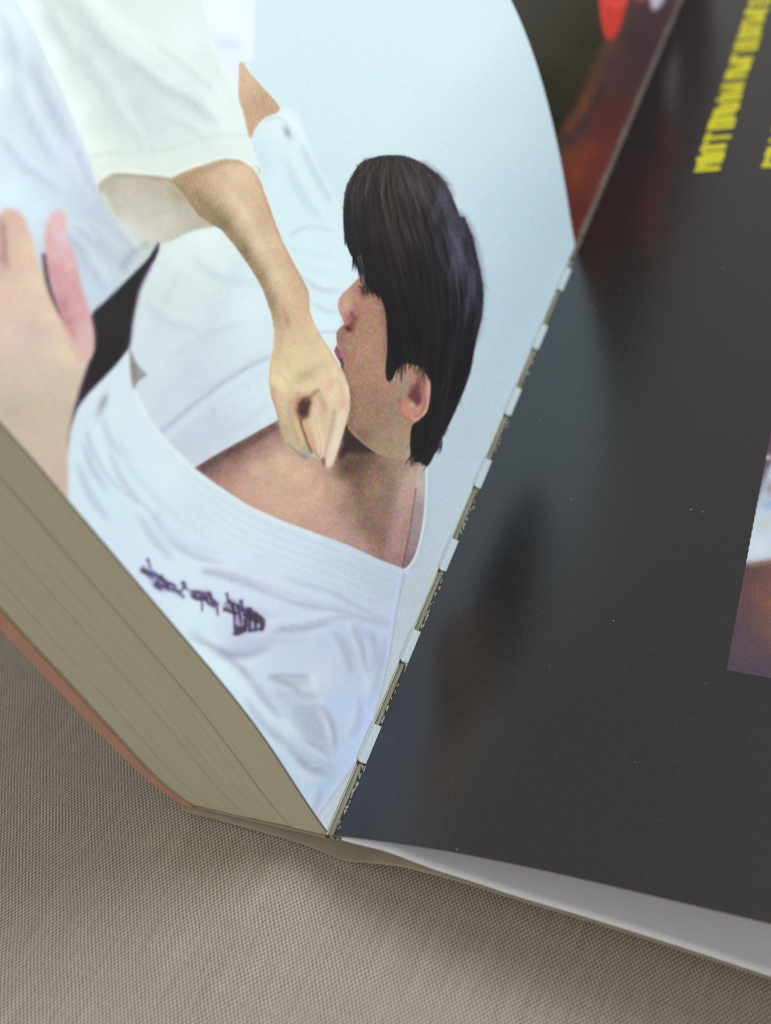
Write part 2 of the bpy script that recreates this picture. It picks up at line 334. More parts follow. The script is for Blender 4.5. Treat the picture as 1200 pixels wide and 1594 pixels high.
    # grey wedge below the belt
    P.poly([(203,545),(210,560),(219,573),(229,584),(216,594),(208,606),(203,580)], (160,162,152), 1.5, .95)
    P.blob(208,572,5,20,-10,(128,128,116),.5, P.full([(203,545),(210,560),(219,573),(229,584),(216,594),(208,606),(203,580)]))
    # ---- neck and chest
    C = [(303,729),(340,706),(380,684),(430,656),(455,640),(540,640),(600,650),(664,726),(664,760),(660,800),(655,835),(646,866),(638,880),(628,885),(610,879),(588,870),(545,850),(500,833),(440,811),(385,786),(340,756)]
    c = P.full(C, sm=False, soft=1.0)
    P.field(c, [(330,727,140,112,104),(370,705,150,120,110),(400,690,165,135,118),(430,672,170,140,122),(350,750,186,150,128),(400,730,216,184,152),(440,720,224,194,160),(470,740,226,196,162),(420,770,216,180,152),
        (380,765,208,172,146),(480,780,218,184,152),(500,810,208,170,146),(450,790,214,180,150),(520,750,196,164,134),(540,790,176,144,120),(545,720,142,112,90),(560,740,146,118,94),(590,730,150,124,98),(620,735,172,146,118),
        (590,780,160,134,112),(570,820,158,130,110),(600,840,166,138,122),(615,800,178,148,132),(630,780,204,172,152),(640,750,204,182,158),(625,850,190,156,142),(560,845,196,158,142),(520,838,206,168,150),(612,870,176,140,128),(655,745,206,190,172)])
    P.stroke([(310,730),(350,708),(395,684),(432,662)], (104,78,84), 13, 10, 4, .75, c)
    P.stroke([(330,738),(370,722),(410,696)], (160,128,120), 20, 10, 8, .5, c)
    P.stroke([(500,800),(530,760),(535,720)], (206,172,142), 16, 10, 8, .5, c)
    P.stroke([(548,716),(560,770),(585,830),(600,868)], (134,108,90), 26, 10, 9, .6, c)
    P.stroke([(640,735),(630,790),(612,840),(606,870)], (208,168,156), 16, 6, 6, .7, c)
    P.stroke([(610,745),(604,790),(596,840)], (128,100,84), 14, 5, 6, .45, c)
    P.blob(470,745,7,16,20,(218,176,140),.5,c); P.blob(497,765,8,22,15,(230,192,160),.5,c)
    P.poly([(538,662),(552,672),(566,688),(584,704),(560,708),(544,706),(528,716),(534,690)], (62,48,48), 2.0, .95, clip=c)
    P.poly([(530,716),(560,706),(588,706),(575,722),(545,740),(525,745)], (118,92,76), 6, .8, clip=c)
    # gap between neck and collar
    gp = P.full([(650,735),(663,727),(661,790),(654,840),(644,868),(634,884),(626,884),(632,860),(640,820),(647,780)], soft=.9)
    P.field(gp, [(655,750,202,192,180),(650,800,178,160,154),(640,850,172,152,148),(634,875,150,130,128)])
    P.stroke([(648,760),(641,812),(632,858),(627,882)], (146,112,112), 2, 2.5, .9, .8)
    P.stroke([(665,727),(663,790),(657,832),(648,865),(636,884),(628,887)], (236,244,248), 4, 3, .9, .95)
    P.stroke([(669,727),(667,790),(661,835),(652,868),(642,884)], (188,202,212), 4, 3, 1.8, .6)
    # ---- face
    F = [(568,424),(556,436),(545,447),(534,457),(528,466),(526,476),(529,488),(534,497),(536,505),(530,510),(524,517),(524,526),(525,536),(521,547),(525,556),(530,564),(531,574),(537,584),(542,600),(545,620),(545,640),
         (541,668),(552,680),(566,692),(580,702),(600,712),(625,716),(645,722),(664,727),(672,690),(682,620),(650,560),(610,560),(606,500),(600,440)]
    f = P.full(F, sm=False, soft=.9)
    P.field(f, [(540,460,208,164,140),(534,478,205,156,144),(545,495,180,124,112),(552,470,196,152,122),(560,450,178,136,110),(575,465,176,138,106),(590,470,170,130,112),(560,500,186,146,108),(585,500,186,144,110),(532,525,162,132,112),
        (545,530,182,142,112),(570,540,196,152,116),(595,540,184,142,112),(580,580,188,146,116),(600,610,182,142,116),(555,580,178,142,110),(548,620,170,138,108),(570,640,172,140,110),(600,650,172,144,116),(620,620,166,144,116),(635,600,174,154,124),
        (590,690,176,150,118),(560,680,148,124,96),(620,690,180,158,124),(640,700,192,172,138),(655,715,200,182,152),(640,660,176,152,120),(630,640,178,148,120)])
    P.stroke([(527,470),(528,482),(534,497),(536,505)], (222,178,164), 4, 3, 1.6, .6, f)
    P.blob(538,474,6,10,0,(222,176,164),.55,f)
    P.stroke([(548,485),(550,497),(545,508),(538,513)], (140,84,74), 5, 7, 2.2, .8, f)
    P.blob(543,512,6,4,20,(88,44,42),.85,f); P.stroke([(554,492),(553,505),(548,516)], (146,104,82), 3, 3, 1.8, .7, f)
    P.stroke([(531,512),(528,520),(528,532)], (148,122,108), 4, 4, 2, .5, f)
    P.poly([(521,547),(524,540),(529,545),(533,556),(534,566),(530,566),(525,556)], (158,108,108), 1.1, .95)
    P.stroke([(530,558),(534,566),(533,574)], (96,60,62), 3, 3, 1.2, .8, f); P.stroke([(534,545),(540,562),(538,580)], (160,124,98), 6, 4, 3, .6, f)
    P.stroke([(545,602),(548,640),(544,668)], (140,112,86), 8, 8, 4, .55, f)
    P.stroke([(548,672),(570,694),(592,708)], (196,166,134), 3, 3, 1.5, .5, f)
    P.stroke([(597,470),(603,520),(603,560)], (130,104,92), 10, 6, 4, .5, f)
    P.blob(568,452,6,9,10,(70,58,60),.85,f); P.stroke([(562,436),(568,450),(574,462)], (110,96,96), 3, 2, 1, .8, f)
    P.stroke([(566,445),(573,452),(582,458)], (60,50,54), 4, 2, 1.2, .9, f)
    P.blob(620,592,12,16,10,(178,160,130),.6,f)
    P.stroke([(545,447),(534,457),(527,467),(526,478)], (224,184,160), 2.5, 2.5, 1.2, .6, f); P.stroke([(552,470),(558,486),(554,500)], (150,108,88), 3.5, 3, 2, .5, f)
    P.stroke([(560,446),(566,452),(576,456)], (44,34,36), 2.4, 1.2, .9, .85, f); P.stroke([(572,470),(584,478),(594,480)], (204,162,130), 6, 4, 3, .5, f)
    P.stroke([(536,572),(544,594),(548,616)], (148,116,92), 4, 3, 2.2, .5, f); P.stroke([(576,600),(590,640),(600,680)], (158,130,100), 16, 8, 7, .35, f)
    # ear
    e = P.full([(640,590),(652,580),(664,588),(671,605),(669,628),(662,645),(650,656),(638,655),(627,646),(621,632),(626,620),(636,610)], soft=.9)
    P.field(e, [(650,590,190,152,122),(668,610,228,182,154),(664,640,222,172,142),(650,652,222,164,134),(634,648,206,150,120),(626,632,196,146,116),(642,632,206,158,126),(646,612,150,96,92)])
    P.poly([(646,600),(650,594),(654,606),(656,620),(654,632),(648,630),(642,624),(636,617)], (126,76,80), 1.8, .9)
    P.stroke([(655,598),(660,612),(661,630),(655,645),(646,648)], (172,112,94), 3, 3, 1.3, .75, e)
    P.stroke([(668,592),(671,610),(668,632),(660,648)], (232,194,168), 3, 3, 1, .8, e)
    P.blob(641,630,4,4,0,(226,196,158),.6,e); P.stroke([(626,620),(622,632),(628,646),(640,656)], (160,112,88), 2, 2, 1.2, .6)
    # ---- hair
    H = [(535,322),(537,303),(541,288),(549,273),(558,259),(569,250),(590,244),(610,242),(632,244),(657,254),(681,271),(694,285),(703,303),(712,325),(717,338),(723,338),(729,352),(737,372),(743,398),(749,425),(753,457),(751,491),
         (745,518),(739,545),(733,578),(718,620),(698,664),(684,692),(671,719),(664,726),(655,720),(646,719),(640,704),(639,690),(642,664),(655,653),(667,637),(671,603),(667,589),(658,577),(648,569),(630,567),(618,576),(610,592),
         (603,592),(601,575),(603,550),(603,520),(600,484),(593,465),(584,457),(573,448),(567,430),(560,415),(551,402),(543,386),(537,366),(535,345)]
    h = P.full(H, sm=True, soft=1.2)
    P.field(h, [(560,290,48,42,44),(600,270,52,45,44),(640,280,52,46,46),(600,330,48,40,38),(650,340,40,34,34),(560,350,40,35,37),(600,400,30,25,26),(650,430,28,23,24),(690,300,66,62,74),(700,360,48,44,56),(720,400,56,54,72),
        (735,460,44,42,58),(700,460,26,22,26),(650,520,22,18,20),(620,470,24,20,22),(690,560,22,18,22),(700,620,22,18,22),(660,700,26,20,22),(730,520,30,27,36)])
    # combed streaks: constant along lines that run from the crown down, between both outlines
    yy = np.arange(235, 735); xr = np.interp(yy, [235,243,254,271,303,338,372,425,491,545,620,664,719,735],[600,625,660,681,703,722,738,750,752,740,718,698,671,664])
    xl = np.interp(yy, [235,250,273,303,345,386,430,484,560,620,690,735],[600,572,549,537,534,540,552,566,590,606,625,640])
    Y2, X2 = np.mgrid[235:735, 520:770]; a_ = (X2 - xl[:, None])/np.maximum(xr-xl, 25)[:, None]
    def streaks(nx, ny, seed, jit):
        g = np.random.RandomState(seed).normal(0, 1, (ny+2, nx+2)); g = g + 0.0
        u_ = np.clip((a_+.15)/1.3, 0, .999)*nx; v_ = (Y2-235)/500*ny + jit*np.sin(a_*9)
        v_ = np.clip(v_, 0, ny-.01); iu = u_.astype(int); iv = v_.astype(int); fu = u_-iu; fv = v_-iv; fv = fv*fv*(3-2*fv)
        return (g[iv, iu]*(1-fu)+g[iv, iu+1]*fu)*(1-fv)+(g[iv+1, iu]*(1-fu)+g[iv+1, iu+1]*fu)*fv
    st_ = streaks(150, 14, 3, .6)*.55 + streaks(60, 9, 4, .4)*.6 + streaks(22, 6, 5, .3)*.5
    zone = 0.30 + 0.95*np.exp(-((Y2-292)/62.0)**2)*np.exp(-((a_-.45)/.45)**2) + 1.0*np.exp(-((a_-.86)/.11)**2)*np.exp(-((Y2-400)/120.0)**2) + .25*np.exp(-((a_-.6)/.3)**2)*np.exp(-((Y2-360)/80.0)**2)
    hm = h[235+MY:735+MY, 520+MX:770+MX]
    warm = np.stack([np.ones_like(a_)*1.0, np.ones_like(a_)*.92, np.ones_like(a_)*.90], -1); cool = np.stack([np.ones_like(a_)*.92, np.ones_like(a_)*.92, np.ones_like(a_)*1.08], -1)
    kk = np.clip((a_-.62)*5, 0, 1)[..., None]
    add = (np.maximum(st_, -.8)*24*zone + 10*zone)[..., None]*(warm*(1-kk)+cool*kk)
    P.a[235+MY:735+MY, 520+MX:770+MX] += (add*hm[..., None]).astype(np.float32)
    P.a = np.maximum(P.a, 12)
    def strand(x, y, ang, L, col, w, a, bend=0.0, clip=h):
        pts = []
        for i in range(5):
            pts.append((x, y)); x += math.cos(ang)*L/4; y += math.sin(ang)*L/4; ang += bend/4
        P.stroke(pts, col, w, 0.4, .7, a, clip)
    for k in range(200):                       # crown: combed down and back from the parting
        x = r.uniform(535, 750); y = r.uniform(243, 700)
        ang = math.radians(118 - 44*(x-535)/215 + r.uniform(-8, 8))
        if y > 480: ang = math.radians(100 - 8*(x-600)/150 + r.uniform(-6, 6))
        if x > 690: ang = math.radians(72 + 34*(y-300)/300 + r.uniform(-6, 6))
        v = r.uniform(0, 1)
        hi = y < 350 or x > 690
        col = (22,17,19) if v < .5 else ((104,92,88) if hi and v > .66 else (46,40,42))
        strand(x, y, ang, r.uniform(18, 56), col, r.uniform(.8, 2.0), r.uniform(.22, .5), r.uniform(-.25, .25))
    for (bx, by, L, aa, n, sp) in ((692,292,46,100,26,13), (684,318,40,108,18,10), (718,352,60,98,22,7), (712,390,64,100,22,8), (736,430,54,92,20,6), (700,340,42,104,16,10), (728,470,50,96,12,6)):
        for k in range(n):                     # the cool sheen on the back of the head
            strand(bx+r.uniform(-sp, sp), by+r.uniform(-14, 14), math.radians(aa+r.uniform(-7, 7)), L*r.uniform(.5, 1), (100,98,114), r.uniform(1, 2.8), r.uniform(.25, .5))
    for k in range(40):
        strand(r.uniform(570,650), r.uniform(250,300), math.radians(r.uniform(95,125)), r.uniform(20,46), (112,100,94), 1.0, r.uniform(.15,.4))
    for k in range(60):                        # loose ends round the outline
        i = r.randint(0, 30); a_, b_ = H[i], H[i+1]; t_ = r.uniform(); x = a_[0]+(b_[0]-a_[0])*t_; y = a_[1]+(b_[1]-a_[1])*t_
        base = math.atan2(b_[1]-a_[1], b_[0]-a_[0])
        strand(x, y, base+r.uniform(-.45, .1), r.uniform(5, 15), (52,46,54), 1.3, r.uniform(.25,.6), r.uniform(0,.5), None)
    for k in range(90):                        # tufts that break up the outline at the front and the nape
        if k < 46: x, y, aa = 0, 0, 0; i = r.randint(0, 6); x, y = H[-1-i]; x += r.uniform(-1, 3); y += r.uniform(-6, 6); aa = 84 + r.uniform(-22, 14); L = r.uniform(8, 22)
        else: x = r.uniform(640, 690); y = 726 - (x-655)*.9 if x > 664 else 716; y -= r.uniform(2, 12); aa = 112 + r.uniform(-22, 22); L = r.uniform(8, 20)
        strand(x, y, math.radians(aa), L, (40,34,38), 2.2, .7, r.uniform(-.2, .3), None)
    for k in range(70):
        t_ = r.uniform(0, 1); x = 560 + 130*t_; y = 256 - 10*math.sin(t_*3.1) + r.uniform(-6, 6)
        strand(x, y, math.radians(96+r.uniform(-16, 20) - 30*t_), r.uniform(20, 60), (118,104,98), 1.3, r.uniform(.15, .4), r.uniform(-.2,.2))
    P.stroke([(657,252),(681,268),(697,284),(708,308)], (90,84,94), 5, 3, 2.4, .5); P.stroke([(714,330),(727,345),(739,372),(748,410),(755,457)], (80,78,90), 5, 4, 2.6, .6)
    P.stroke([(752,470),(749,505),(742,535)], (120,124,140), 5, 3, 2.6, .5)
    for (x, y, L, aa) in ((540,376,22,62),(542,382,26,66),(547,388,36,70),(552,396,46,74),(545,388,28,64),(549,394,32,68),(553,400,38,70),(557,402,42,72),(560,408,46,74),(564,416,44,76),(568,425,40,70),(574,440,26,66),(580,448,22,60),(586,452,18,72)):
        strand(x, y, math.radians(aa), L, (30,26,30), 4.0, .9, .12, None)
    for (x, y, L, aa) in ((561,396,44,78),(557,400,36,74),(565,428,34,78)):
        strand(x, y, math.radians(aa), L, (190,184,186), 1.4, .7, .1, None)
    for k in range(34):
        x = r.uniform(602, 668); strand(x, 560+r.uniform(-4, 8), math.radians(100+r.uniform(-14, 10)), r.uniform(12, 34) if x < 628 or x > 648 else r.uniform(8, 18), (30,24,28), 2.4, .75, r.uniform(-.2,.2), None)
    for k in range(70):
        i = r.randint(0, 34); a0 = H[i]; strand(a0[0]+r.uniform(-4, 2), a0[1]+r.uniform(-3, 4), math.radians(20+i*3.4+r.uniform(-30, 25)), r.uniform(8, 22), (70,64,70), 1.5, r.uniform(.15,.4), r.uniform(-.4,.6), None)
    for k in range(12): strand(r.uniform(648, 664), 572, math.radians(88+r.uniform(-10, 10)), r.uniform(18,40), (70,54,54), 1.2, .5, .1, None)
    for k in range(24): strand(r.uniform(640,668), r.uniform(700,716), math.radians(110+r.uniform(-25,20)), r.uniform(6,14), (34,28,30), 2, .6, 0, None)
    # ---- forearm and fist in front
    A = [(264,279),(284,269),(302,262),(335,251),(352,247),(375,250),(392,260),(404,278),(412,300),(420,322),(430,350),(440,375),(455,405),(470,432),(480,452),(482,466),(482,484),(490,505),(503,528),(516,548),(526,566),(536,585),(543,602),
         (545,622),(543,645),(537,668),(530,690),(524,710),(518,726),(511,730),(505,724),(497,716),(490,712),(481,716),(472,713),(462,706),(449,700),(443,690),(437,668),(430,640),(422,615),(419,595),(421,565),(426,540),(427,515),
         (423,490),(410,452),(398,430),(385,410),(365,382),(345,358),(330,350),(312,338),(298,322),(286,302)]
    a = P.full(A, sm=False, soft=1.0)
    P.field(a, [(290,290,178,156,112),(310,300,184,160,116),(330,330,170,150,108),(340,280,214,184,146),(370,270,228,204,172),(390,280,222,196,158),(360,310,222,194,158),(345,345,158,140,100),(385,330,232,210,178),(410,330,206,176,136),
        (380,390,160,142,104),(400,380,224,202,168),(425,380,226,200,162),(445,410,212,182,144),(405,430,176,156,118),(430,430,228,204,168),(460,440,212,184,144),(425,470,186,164,124),(445,470,222,194,156),(470,480,218,188,150),
        (435,500,196,170,130),(455,510,224,198,158),(480,520,226,202,164),(440,550,222,198,156),(470,550,230,214,172),(500,550,232,212,174),(430,590,236,216,176),(450,590,238,224,184),(480,590,226,208,162),(520,590,236,220,184),
        (430,620,216,188,152),(450,640,212,188,150),(515,600,238,206,182),(538,610,234,214,178),(530,640,228,200,172),(445,670,196,178,132),(460,690,204,186,140),(495,660,228,204,166),(505,690,234,216,190),(525,690,232,222,198),(512,720,232,208,192),(476,700,190,172,134)])
    P.stroke([(272,285),(300,326),(345,356),(385,408),(412,452),(426,492)], (146,130,88), 14, 7, 5, .65, a)
    P.stroke([(285,280),(320,265),(352,252),(380,253)], (166,144,108), 7, 4, 3, .7, a)
    P.stroke([(398,266),(418,320),(440,376),(470,434),(481,462),(483,486)], (190,158,122), 6, 5, 2.5, .6, a)
    P.stroke([(350,275),(375,320),(402,370),(430,420),(450,462)], (238,218,188), 16, 10, 7, .6, a)
    P.blob(447,497,4,13,-12,(186,144,106),.7,a); P.blob(441,483,4,9,-10,(200,156,126),.5,a)
    P.stroke([(466,440),(474,460),(472,480)], (206,172,132), 8, 6, 4, .5, a)
    P.blob(476,584,22,9,-28,(190,174,124),.6,a); P.blob(440,598,10,14,0,(244,226,190),.6,a)
    P.stroke([(424,600),(430,640),(440,680)], (190,160,124), 8, 6, 3.5, .6, a)
    P.stroke([(466,610),(462,622),(461,640),(464,652)], (206,150,124), 6, 4, 2.2, .8, a)
    P.poly([(468,618),(477,615),(486,620),(487,634),(483,648),(475,655),(466,652),(461,642),(463,628)], (150,104,84), 3.0, .7, clip=a)
    P.poly([(470,623),(478,620),(484,626),(483,637),(479,647),(473,651),(466,647),(464,638),(466,629)], (88,58,58), 1.8, .85)
    P.stroke([(497,606),(490,612),(483,619),(476,628)], (150,108,84), 4.5, 5, 1.8, .75); P.stroke([(503,612),(494,618),(488,630),(486,645)], (214,186,138), 5, 4, 2, .7, a)
    P.stroke([(470,608),(480,600),(492,600),(502,606)], (240,222,186), 6, 4, 2.6, .6, a); P.stroke([(444,560),(452,575),(462,588)], (206,184,140), 5, 3, 3, .5, a)
    P.stroke([(455,528),(470,545),(486,560)], (206,180,138), 5, 3, 3, .45, a); P.stroke([(490,645),(495,668),(499,690),(500,712)], (196,160,128), 2.6, 2.2, 1.1, .75)
    P.stroke([(467,652),(470,664),(475,678),(480,692),(486,706)], (140,98,64), 4.5, 3.5, 1.4, .9); P.stroke([(458,652),(466,672),(472,692)], (226,198,124), 8, 5, 2.6, .7, a)
    P.stroke([(477,656),(483,676),(490,700)], (210,168,126), 6, 5, 2.5, .7, a)
    P.stroke([(488,632),(494,660),(500,690),(503,714)], (240,222,188), 9, 7, 3, .7, a)
    P.stroke([(521,640),(517,662),(512,684),(506,710),(504,722)], (176,142,118), 3.4, 2.6, 1.6, .8); P.poly([(500,716),(505,712),(508,722),(505,727)], (150,116,96), 1.2, .8); P.stroke([(509,716),(514,722),(518,716)], (240,214,204), 4, 3, 1.2, .7, a); P.stroke([(524,646),(519,668),(514,690)], (204,174,152), 3, 3, 1.8, .7, a)
    P.stroke([(532,640),(526,672),(519,700),(513,722)], (240,232,214), 8, 6, 2.6, .7, a)
    P.stroke([(522,600),(514,625),(506,650)], (244,234,204), 7, 6, 3, .6, a); P.stroke([(540,600),(540,625),(534,655)], (246,236,206), 4, 4, 2, .6, a)
    P.blob(513,598,6,9,0,(230,176,162),.6,a); P.blob(536,628,6,9,10,(226,176,158),.6,a); P.blob(505,640,8,16,10,(204,178,150),.4,a)
    P.stroke([(497,618),(505,632),(508,648)], (196,164,134), 6, 4, 2.6, .6, a)
    P.poly([(464,703),(478,702),(486,710),(480,717),(470,714)], (172,166,166), 1.6, .8); P.stroke([(490,700),(496,712),(502,722)], (150,124,96), 3, 2, 1.3, .7, a)
    P.stroke([(505,723),(511,729),(518,725)], (216,180,170), 4, 4, 1.4, .7, a)
    P.stroke([(404,272),(404,264),(398,258)], (150,138,126), 2.2, 1, 1.2, .5)
    P.stroke([(300,300),(340,335),(380,385),(415,445),(432,500)], (134,120,82), 14, 6, 5, .5, a); P.stroke([(330,262),(372,300),(408,360),(440,420)], (196,168,132), 7, 3, 3.5, .4, a)
    P.stroke([(440,505),(436,530),(430,560)], (192,164,124), 6, 4, 3, .5, a); P.stroke([(462,500),(476,524),(494,552)], (204,176,138), 5, 3, 2.6, .5, a)
    P.stroke([(508,640),(500,620),(494,606)], (178,146,112), 3, 3, 1.6, .6, a); P.stroke([(524,590),(532,604),(534,622)], (206,164,140), 4, 3, 2, .6, a)
    P.stroke([(421,565),(420,600),(430,640),(441,682),(450,700)], (178,150,112), 3, 3, 1.4, .6, a); P.stroke([(484,486),(503,528),(526,566),(543,602)], (196,164,132), 3, 3, 1.4, .55, a)
    P.stroke([(545,618),(543,645),(530,690),(519,724)], (196,166,140), 2.6, 2.4, 1.1, .6, a); P.stroke([(448,690),(464,706),(480,714)], (150,132,104), 3, 3, 1.4, .6, a)
    P.stroke([(500,560),(512,580),(520,606)], (214,184,150), 4, 3, 2.2, .5, a); P.stroke([(430,575),(445,592),(456,612)], (196,170,128), 4, 3, 2.2, .5, a)
    P.stroke([(456,618),(452,640),(458,668),(466,694)], (184,160,112), 5, 4, 2.4, .55, a); P.stroke([(500,636),(505,660),(506,684)], (206,176,146), 4, 3, 1.8, .5, a)
    # ---- blurred hand at the left
    hd = P.full([(-320,300),(-60,300),(-10,345),(2,330),(14,324),(28,328),(40,342),(50,372),(57,400),(66,425),(80,455),(104,500),(147,540),(140,562),(128,598),(118,632),(110,668),(106,705),(106,800),(-320,800)], sm=False, soft=2.2)
    P.field(hd, [(10,345,214,182,164),(30,345,218,180,164),(45,385,224,200,172),(25,400,222,196,166),(5,400,196,162,144),(60,440,228,208,178),(10,450,220,192,170),(40,480,222,196,172),(80,490,228,206,178),(20,520,222,198,180),(50,510,214,186,176),
        (60,520,212,190,182),(110,550,230,212,180),(90,540,226,204,180),(60,580,208,196,176),(20,580,204,192,170),(100,590,206,194,168),(60,640,200,188,162),(100,650,204,190,164),(80,700,206,190,170),(20,640,190,182,156),(100,740,204,182,162),(-100,600,200,188,164),(-100,400,216,190,168)])
    P.stroke([(4,345),(7,375),(8,405),(12,420)], (150,112,100), 7, 3, 3, .8, hd); P.stroke([(-2,335),(-4,380),(-6,440)], (190,152,134), 10, 6, 4, .6, hd)
    P.stroke([(70,395),(76,440),(92,482),(108,508)], (64,46,56), 9, 5, 2.2, .95)
    th = P.full([(71,392),(70,366),(74,344),(84,330),(96,328),(104,338),(105,368),(114,390),(122,418),(128,450),(140,484),(147,510),(148,536),(140,560),(118,560),(104,520),(96,496),(86,468),(76,430)], soft=1.8)
    P.field(th, [(88,345,226,190,186),(96,370,222,204,212),(80,380,218,164,160),(92,395,220,192,196),(84,420,206,150,148),(104,420,216,166,164),(112,410,226,180,176),(110,450,212,162,160),(98,470,200,140,140),(122,480,216,176,174),
        (112,500,206,150,150),(136,510,220,188,184),(124,530,222,178,176),(138,545,216,190,176),(116,545,222,196,170)])
    P.stroke([(98,470),(106,500),(118,530)], (186,120,118), 6, 4, 3, .6, th); P.blob(107,412,5,8,0,(232,198,190),.6,th)
    # ---- the small embroidered writing on the robe (brush-like strokes)
    def z(x, y): return (200 + x/5.217, 850 + y/5.217)
    for g_ in ([(110,170),(200,205),(300,280),(400,340),(460,420),(400,400),(330,370),(240,360),(170,270)], [(500,365),(660,370),(700,440),(735,560),(690,505),(600,450),(520,420)],
               [(775,500),(830,430),(900,470),(1000,520),(1100,590),(1100,690),(980,700),(860,715),(870,600),(840,540)]):
        P.poly([z(*q_) for q_ in g_], (112, 102, 140), 2.0, .5)
    pur = (98, 86, 128); drk = (80, 62, 84)
    for seg, w, c_ in (
        ([(155,100),(168,140),(185,185)], 22, pur), ([(100,185),(150,215),(200,225),(250,255),(300,290),(350,310),(390,335)], 34, pur), ([(110,200),(160,235),(200,262)], 22, pur),
        ([(265,235),(280,270),(310,320)], 26, pur), ([(205,315),(250,345),(270,365)], 24, pur), ([(215,300),(280,330),(330,345)], 30, pur), ([(300,300),(330,350),(360,360)], 26, pur),
        ([(360,350),(400,370),(430,395),(455,430)], 20, pur), ([(250,250),(240,300),(235,345)], 14, pur), ([(330,300),(320,340),(315,365)], 14, pur),
        ([(440,285),(450,320),(475,350)], 28, pur), ([(430,350),(460,345),(500,365)], 14, pur), ([(470,300),(462,330)], 14, pur), ([(415,375),(440,360),(455,340)], 12, pur),
        ([(505,375),(560,375),(610,385),(660,385)], 22, pur), ([(515,400),(560,430),(600,430),(650,420)], 28, drk), ([(590,380),(598,440),(600,535)], 22, pur), ([(560,370),(555,410)], 18, pur),
        ([(655,375),(670,420),(690,470),(700,500)], 22, drk), ([(620,400),(640,450),(680,490)], 22, drk), ([(700,450),(720,490),(728,570)], 20, pur), ([(690,440),(720,465),(740,475)], 16, pur),
        ([(800,380),(810,430),(835,470)], 20, pur), ([(770,515),(810,525),(850,545),(890,550)], 26, drk), ([(800,450),(850,470),(900,490)], 24, pur), ([(840,470),(860,540),(862,610),(862,670)], 20, drk),
        ([(915,435),(920,480),(930,540)], 28, pur), ([(890,480),(905,560),(918,640)], 18, drk), ([(855,700),(890,705),(930,690),(960,680)], 42, drk), ([(870,660),(910,670),(950,650)], 26, drk),
        ([(940,540),(980,560),(1040,570),(1090,590)], 44, drk), ([(990,500),(985,560),(985,630),(985,700)], 24, drk), ([(1040,540),(1035,610),(1035,690)], 22, drk), ([(1085,590),(1090,640),(1085,690)], 36, drk),
        ([(950,590),(955,640),(950,690)], 26, drk), ([(960,560),(1020,600),(1070,620)], 36, drk), ([(975,690),(1030,685),(1090,670)], 18, drk), ([(880,500),(930,520),(985,520),(1050,560)], 26, pur)):
        P.stroke([z(*p) for p in seg], c_, 1.45*w/5.217, .7*w/5.217, 1.15, .76)
    P.a = np.where(P.a > 120, 238 - (238 - P.a)*1.2, 3 + P.a*(96.4-3)/120)
    lum = P.a.mean(2, keepdims=True); sk = np.clip((225-lum)/60, 0, 1)*np.clip((lum-90)/40, 0, 1); P.a = P.a + (lum - P.a)*0.20*sk + np.array([12, 8, 14], np.float32)*sk
    P.grain(11.0)
    return P

def paint_dark_page():
    """the page behind: olive black ground with red and orange cloth"""
    P = Plate((24, 22, 16)); r = np.random.RandomState(5)
    P.field(np.ones((CH, CW), np.float32), [(800,20,50,48,40),(850,60,48,46,38),(830,150,30,28,20),(880,40,42,40,34),(860,200,16,14,10),(930,60,34,32,26)])
    m = P.full([(866,212),(880,188),(900,160),(915,125),(930,85),(942,62),(960,-130),(1160,-130),(1060,20),(900,400),(860,330)], sm=False, soft=5)
    P.field(m, [(876,200,92,44,36),(890,175,110,60,40),(905,150,120,62,38),(925,110,100,54,46),(945,75,96,56,54),(880,220,60,38,62),(900,190,56,36,52),(925,150,62,40,50),(950,100,66,46,54),(980,60,64,44,54),(1000,90,66,46,56),
        (970,120,74,48,54),(930,190,96,40,44),(950,170,92,40,42),(890,240,128,58,34),(900,270,122,56,32),(915,230,128,54,36),(890,300,110,46,34),(900,330,96,38,34),(930,260,112,46,40),(1010,10,72,50,60),(1030,-20,88,62,70),(885,350,112,44,40),(980,-60,70,46,56)])
    P.stroke([(868,232),(890,208),(915,178),(940,130)], (52,34,56), 16, 8, 5, .6, m)
    P.stroke([(880,205),(905,175),(925,130)], (140,70,36), 10, 6, 4, .7, m); P.stroke([(890,290),(910,250),(930,220)], (150,66,34), 14, 8, 6, .5, m)
    P.a = P.a*.96
    P.poly([(936,-20),(934,20),(938,45),(946,62),(956,60),(966,44),(975,10),(985,-30)], (214,54,48), 2.5, 1)
    P.stroke([(942,-10),(960,10),(980,-8)], (240,96,84), 7, 6, 3, .7); P.stroke([(952,10),(950,40),(952,56)], (188,38,40), 5, 4, 2.5, .6)
    P.poly([(1010,-30),(1012,0),(1016,16),(1024,14),(1034,0),(1040,-30)], (206,196,214), 2.5, 1)
    P.poly([(985,-60),(1004,-60),(1008,-10),(990,0)], (220,70,60), 3, .9)
    return P

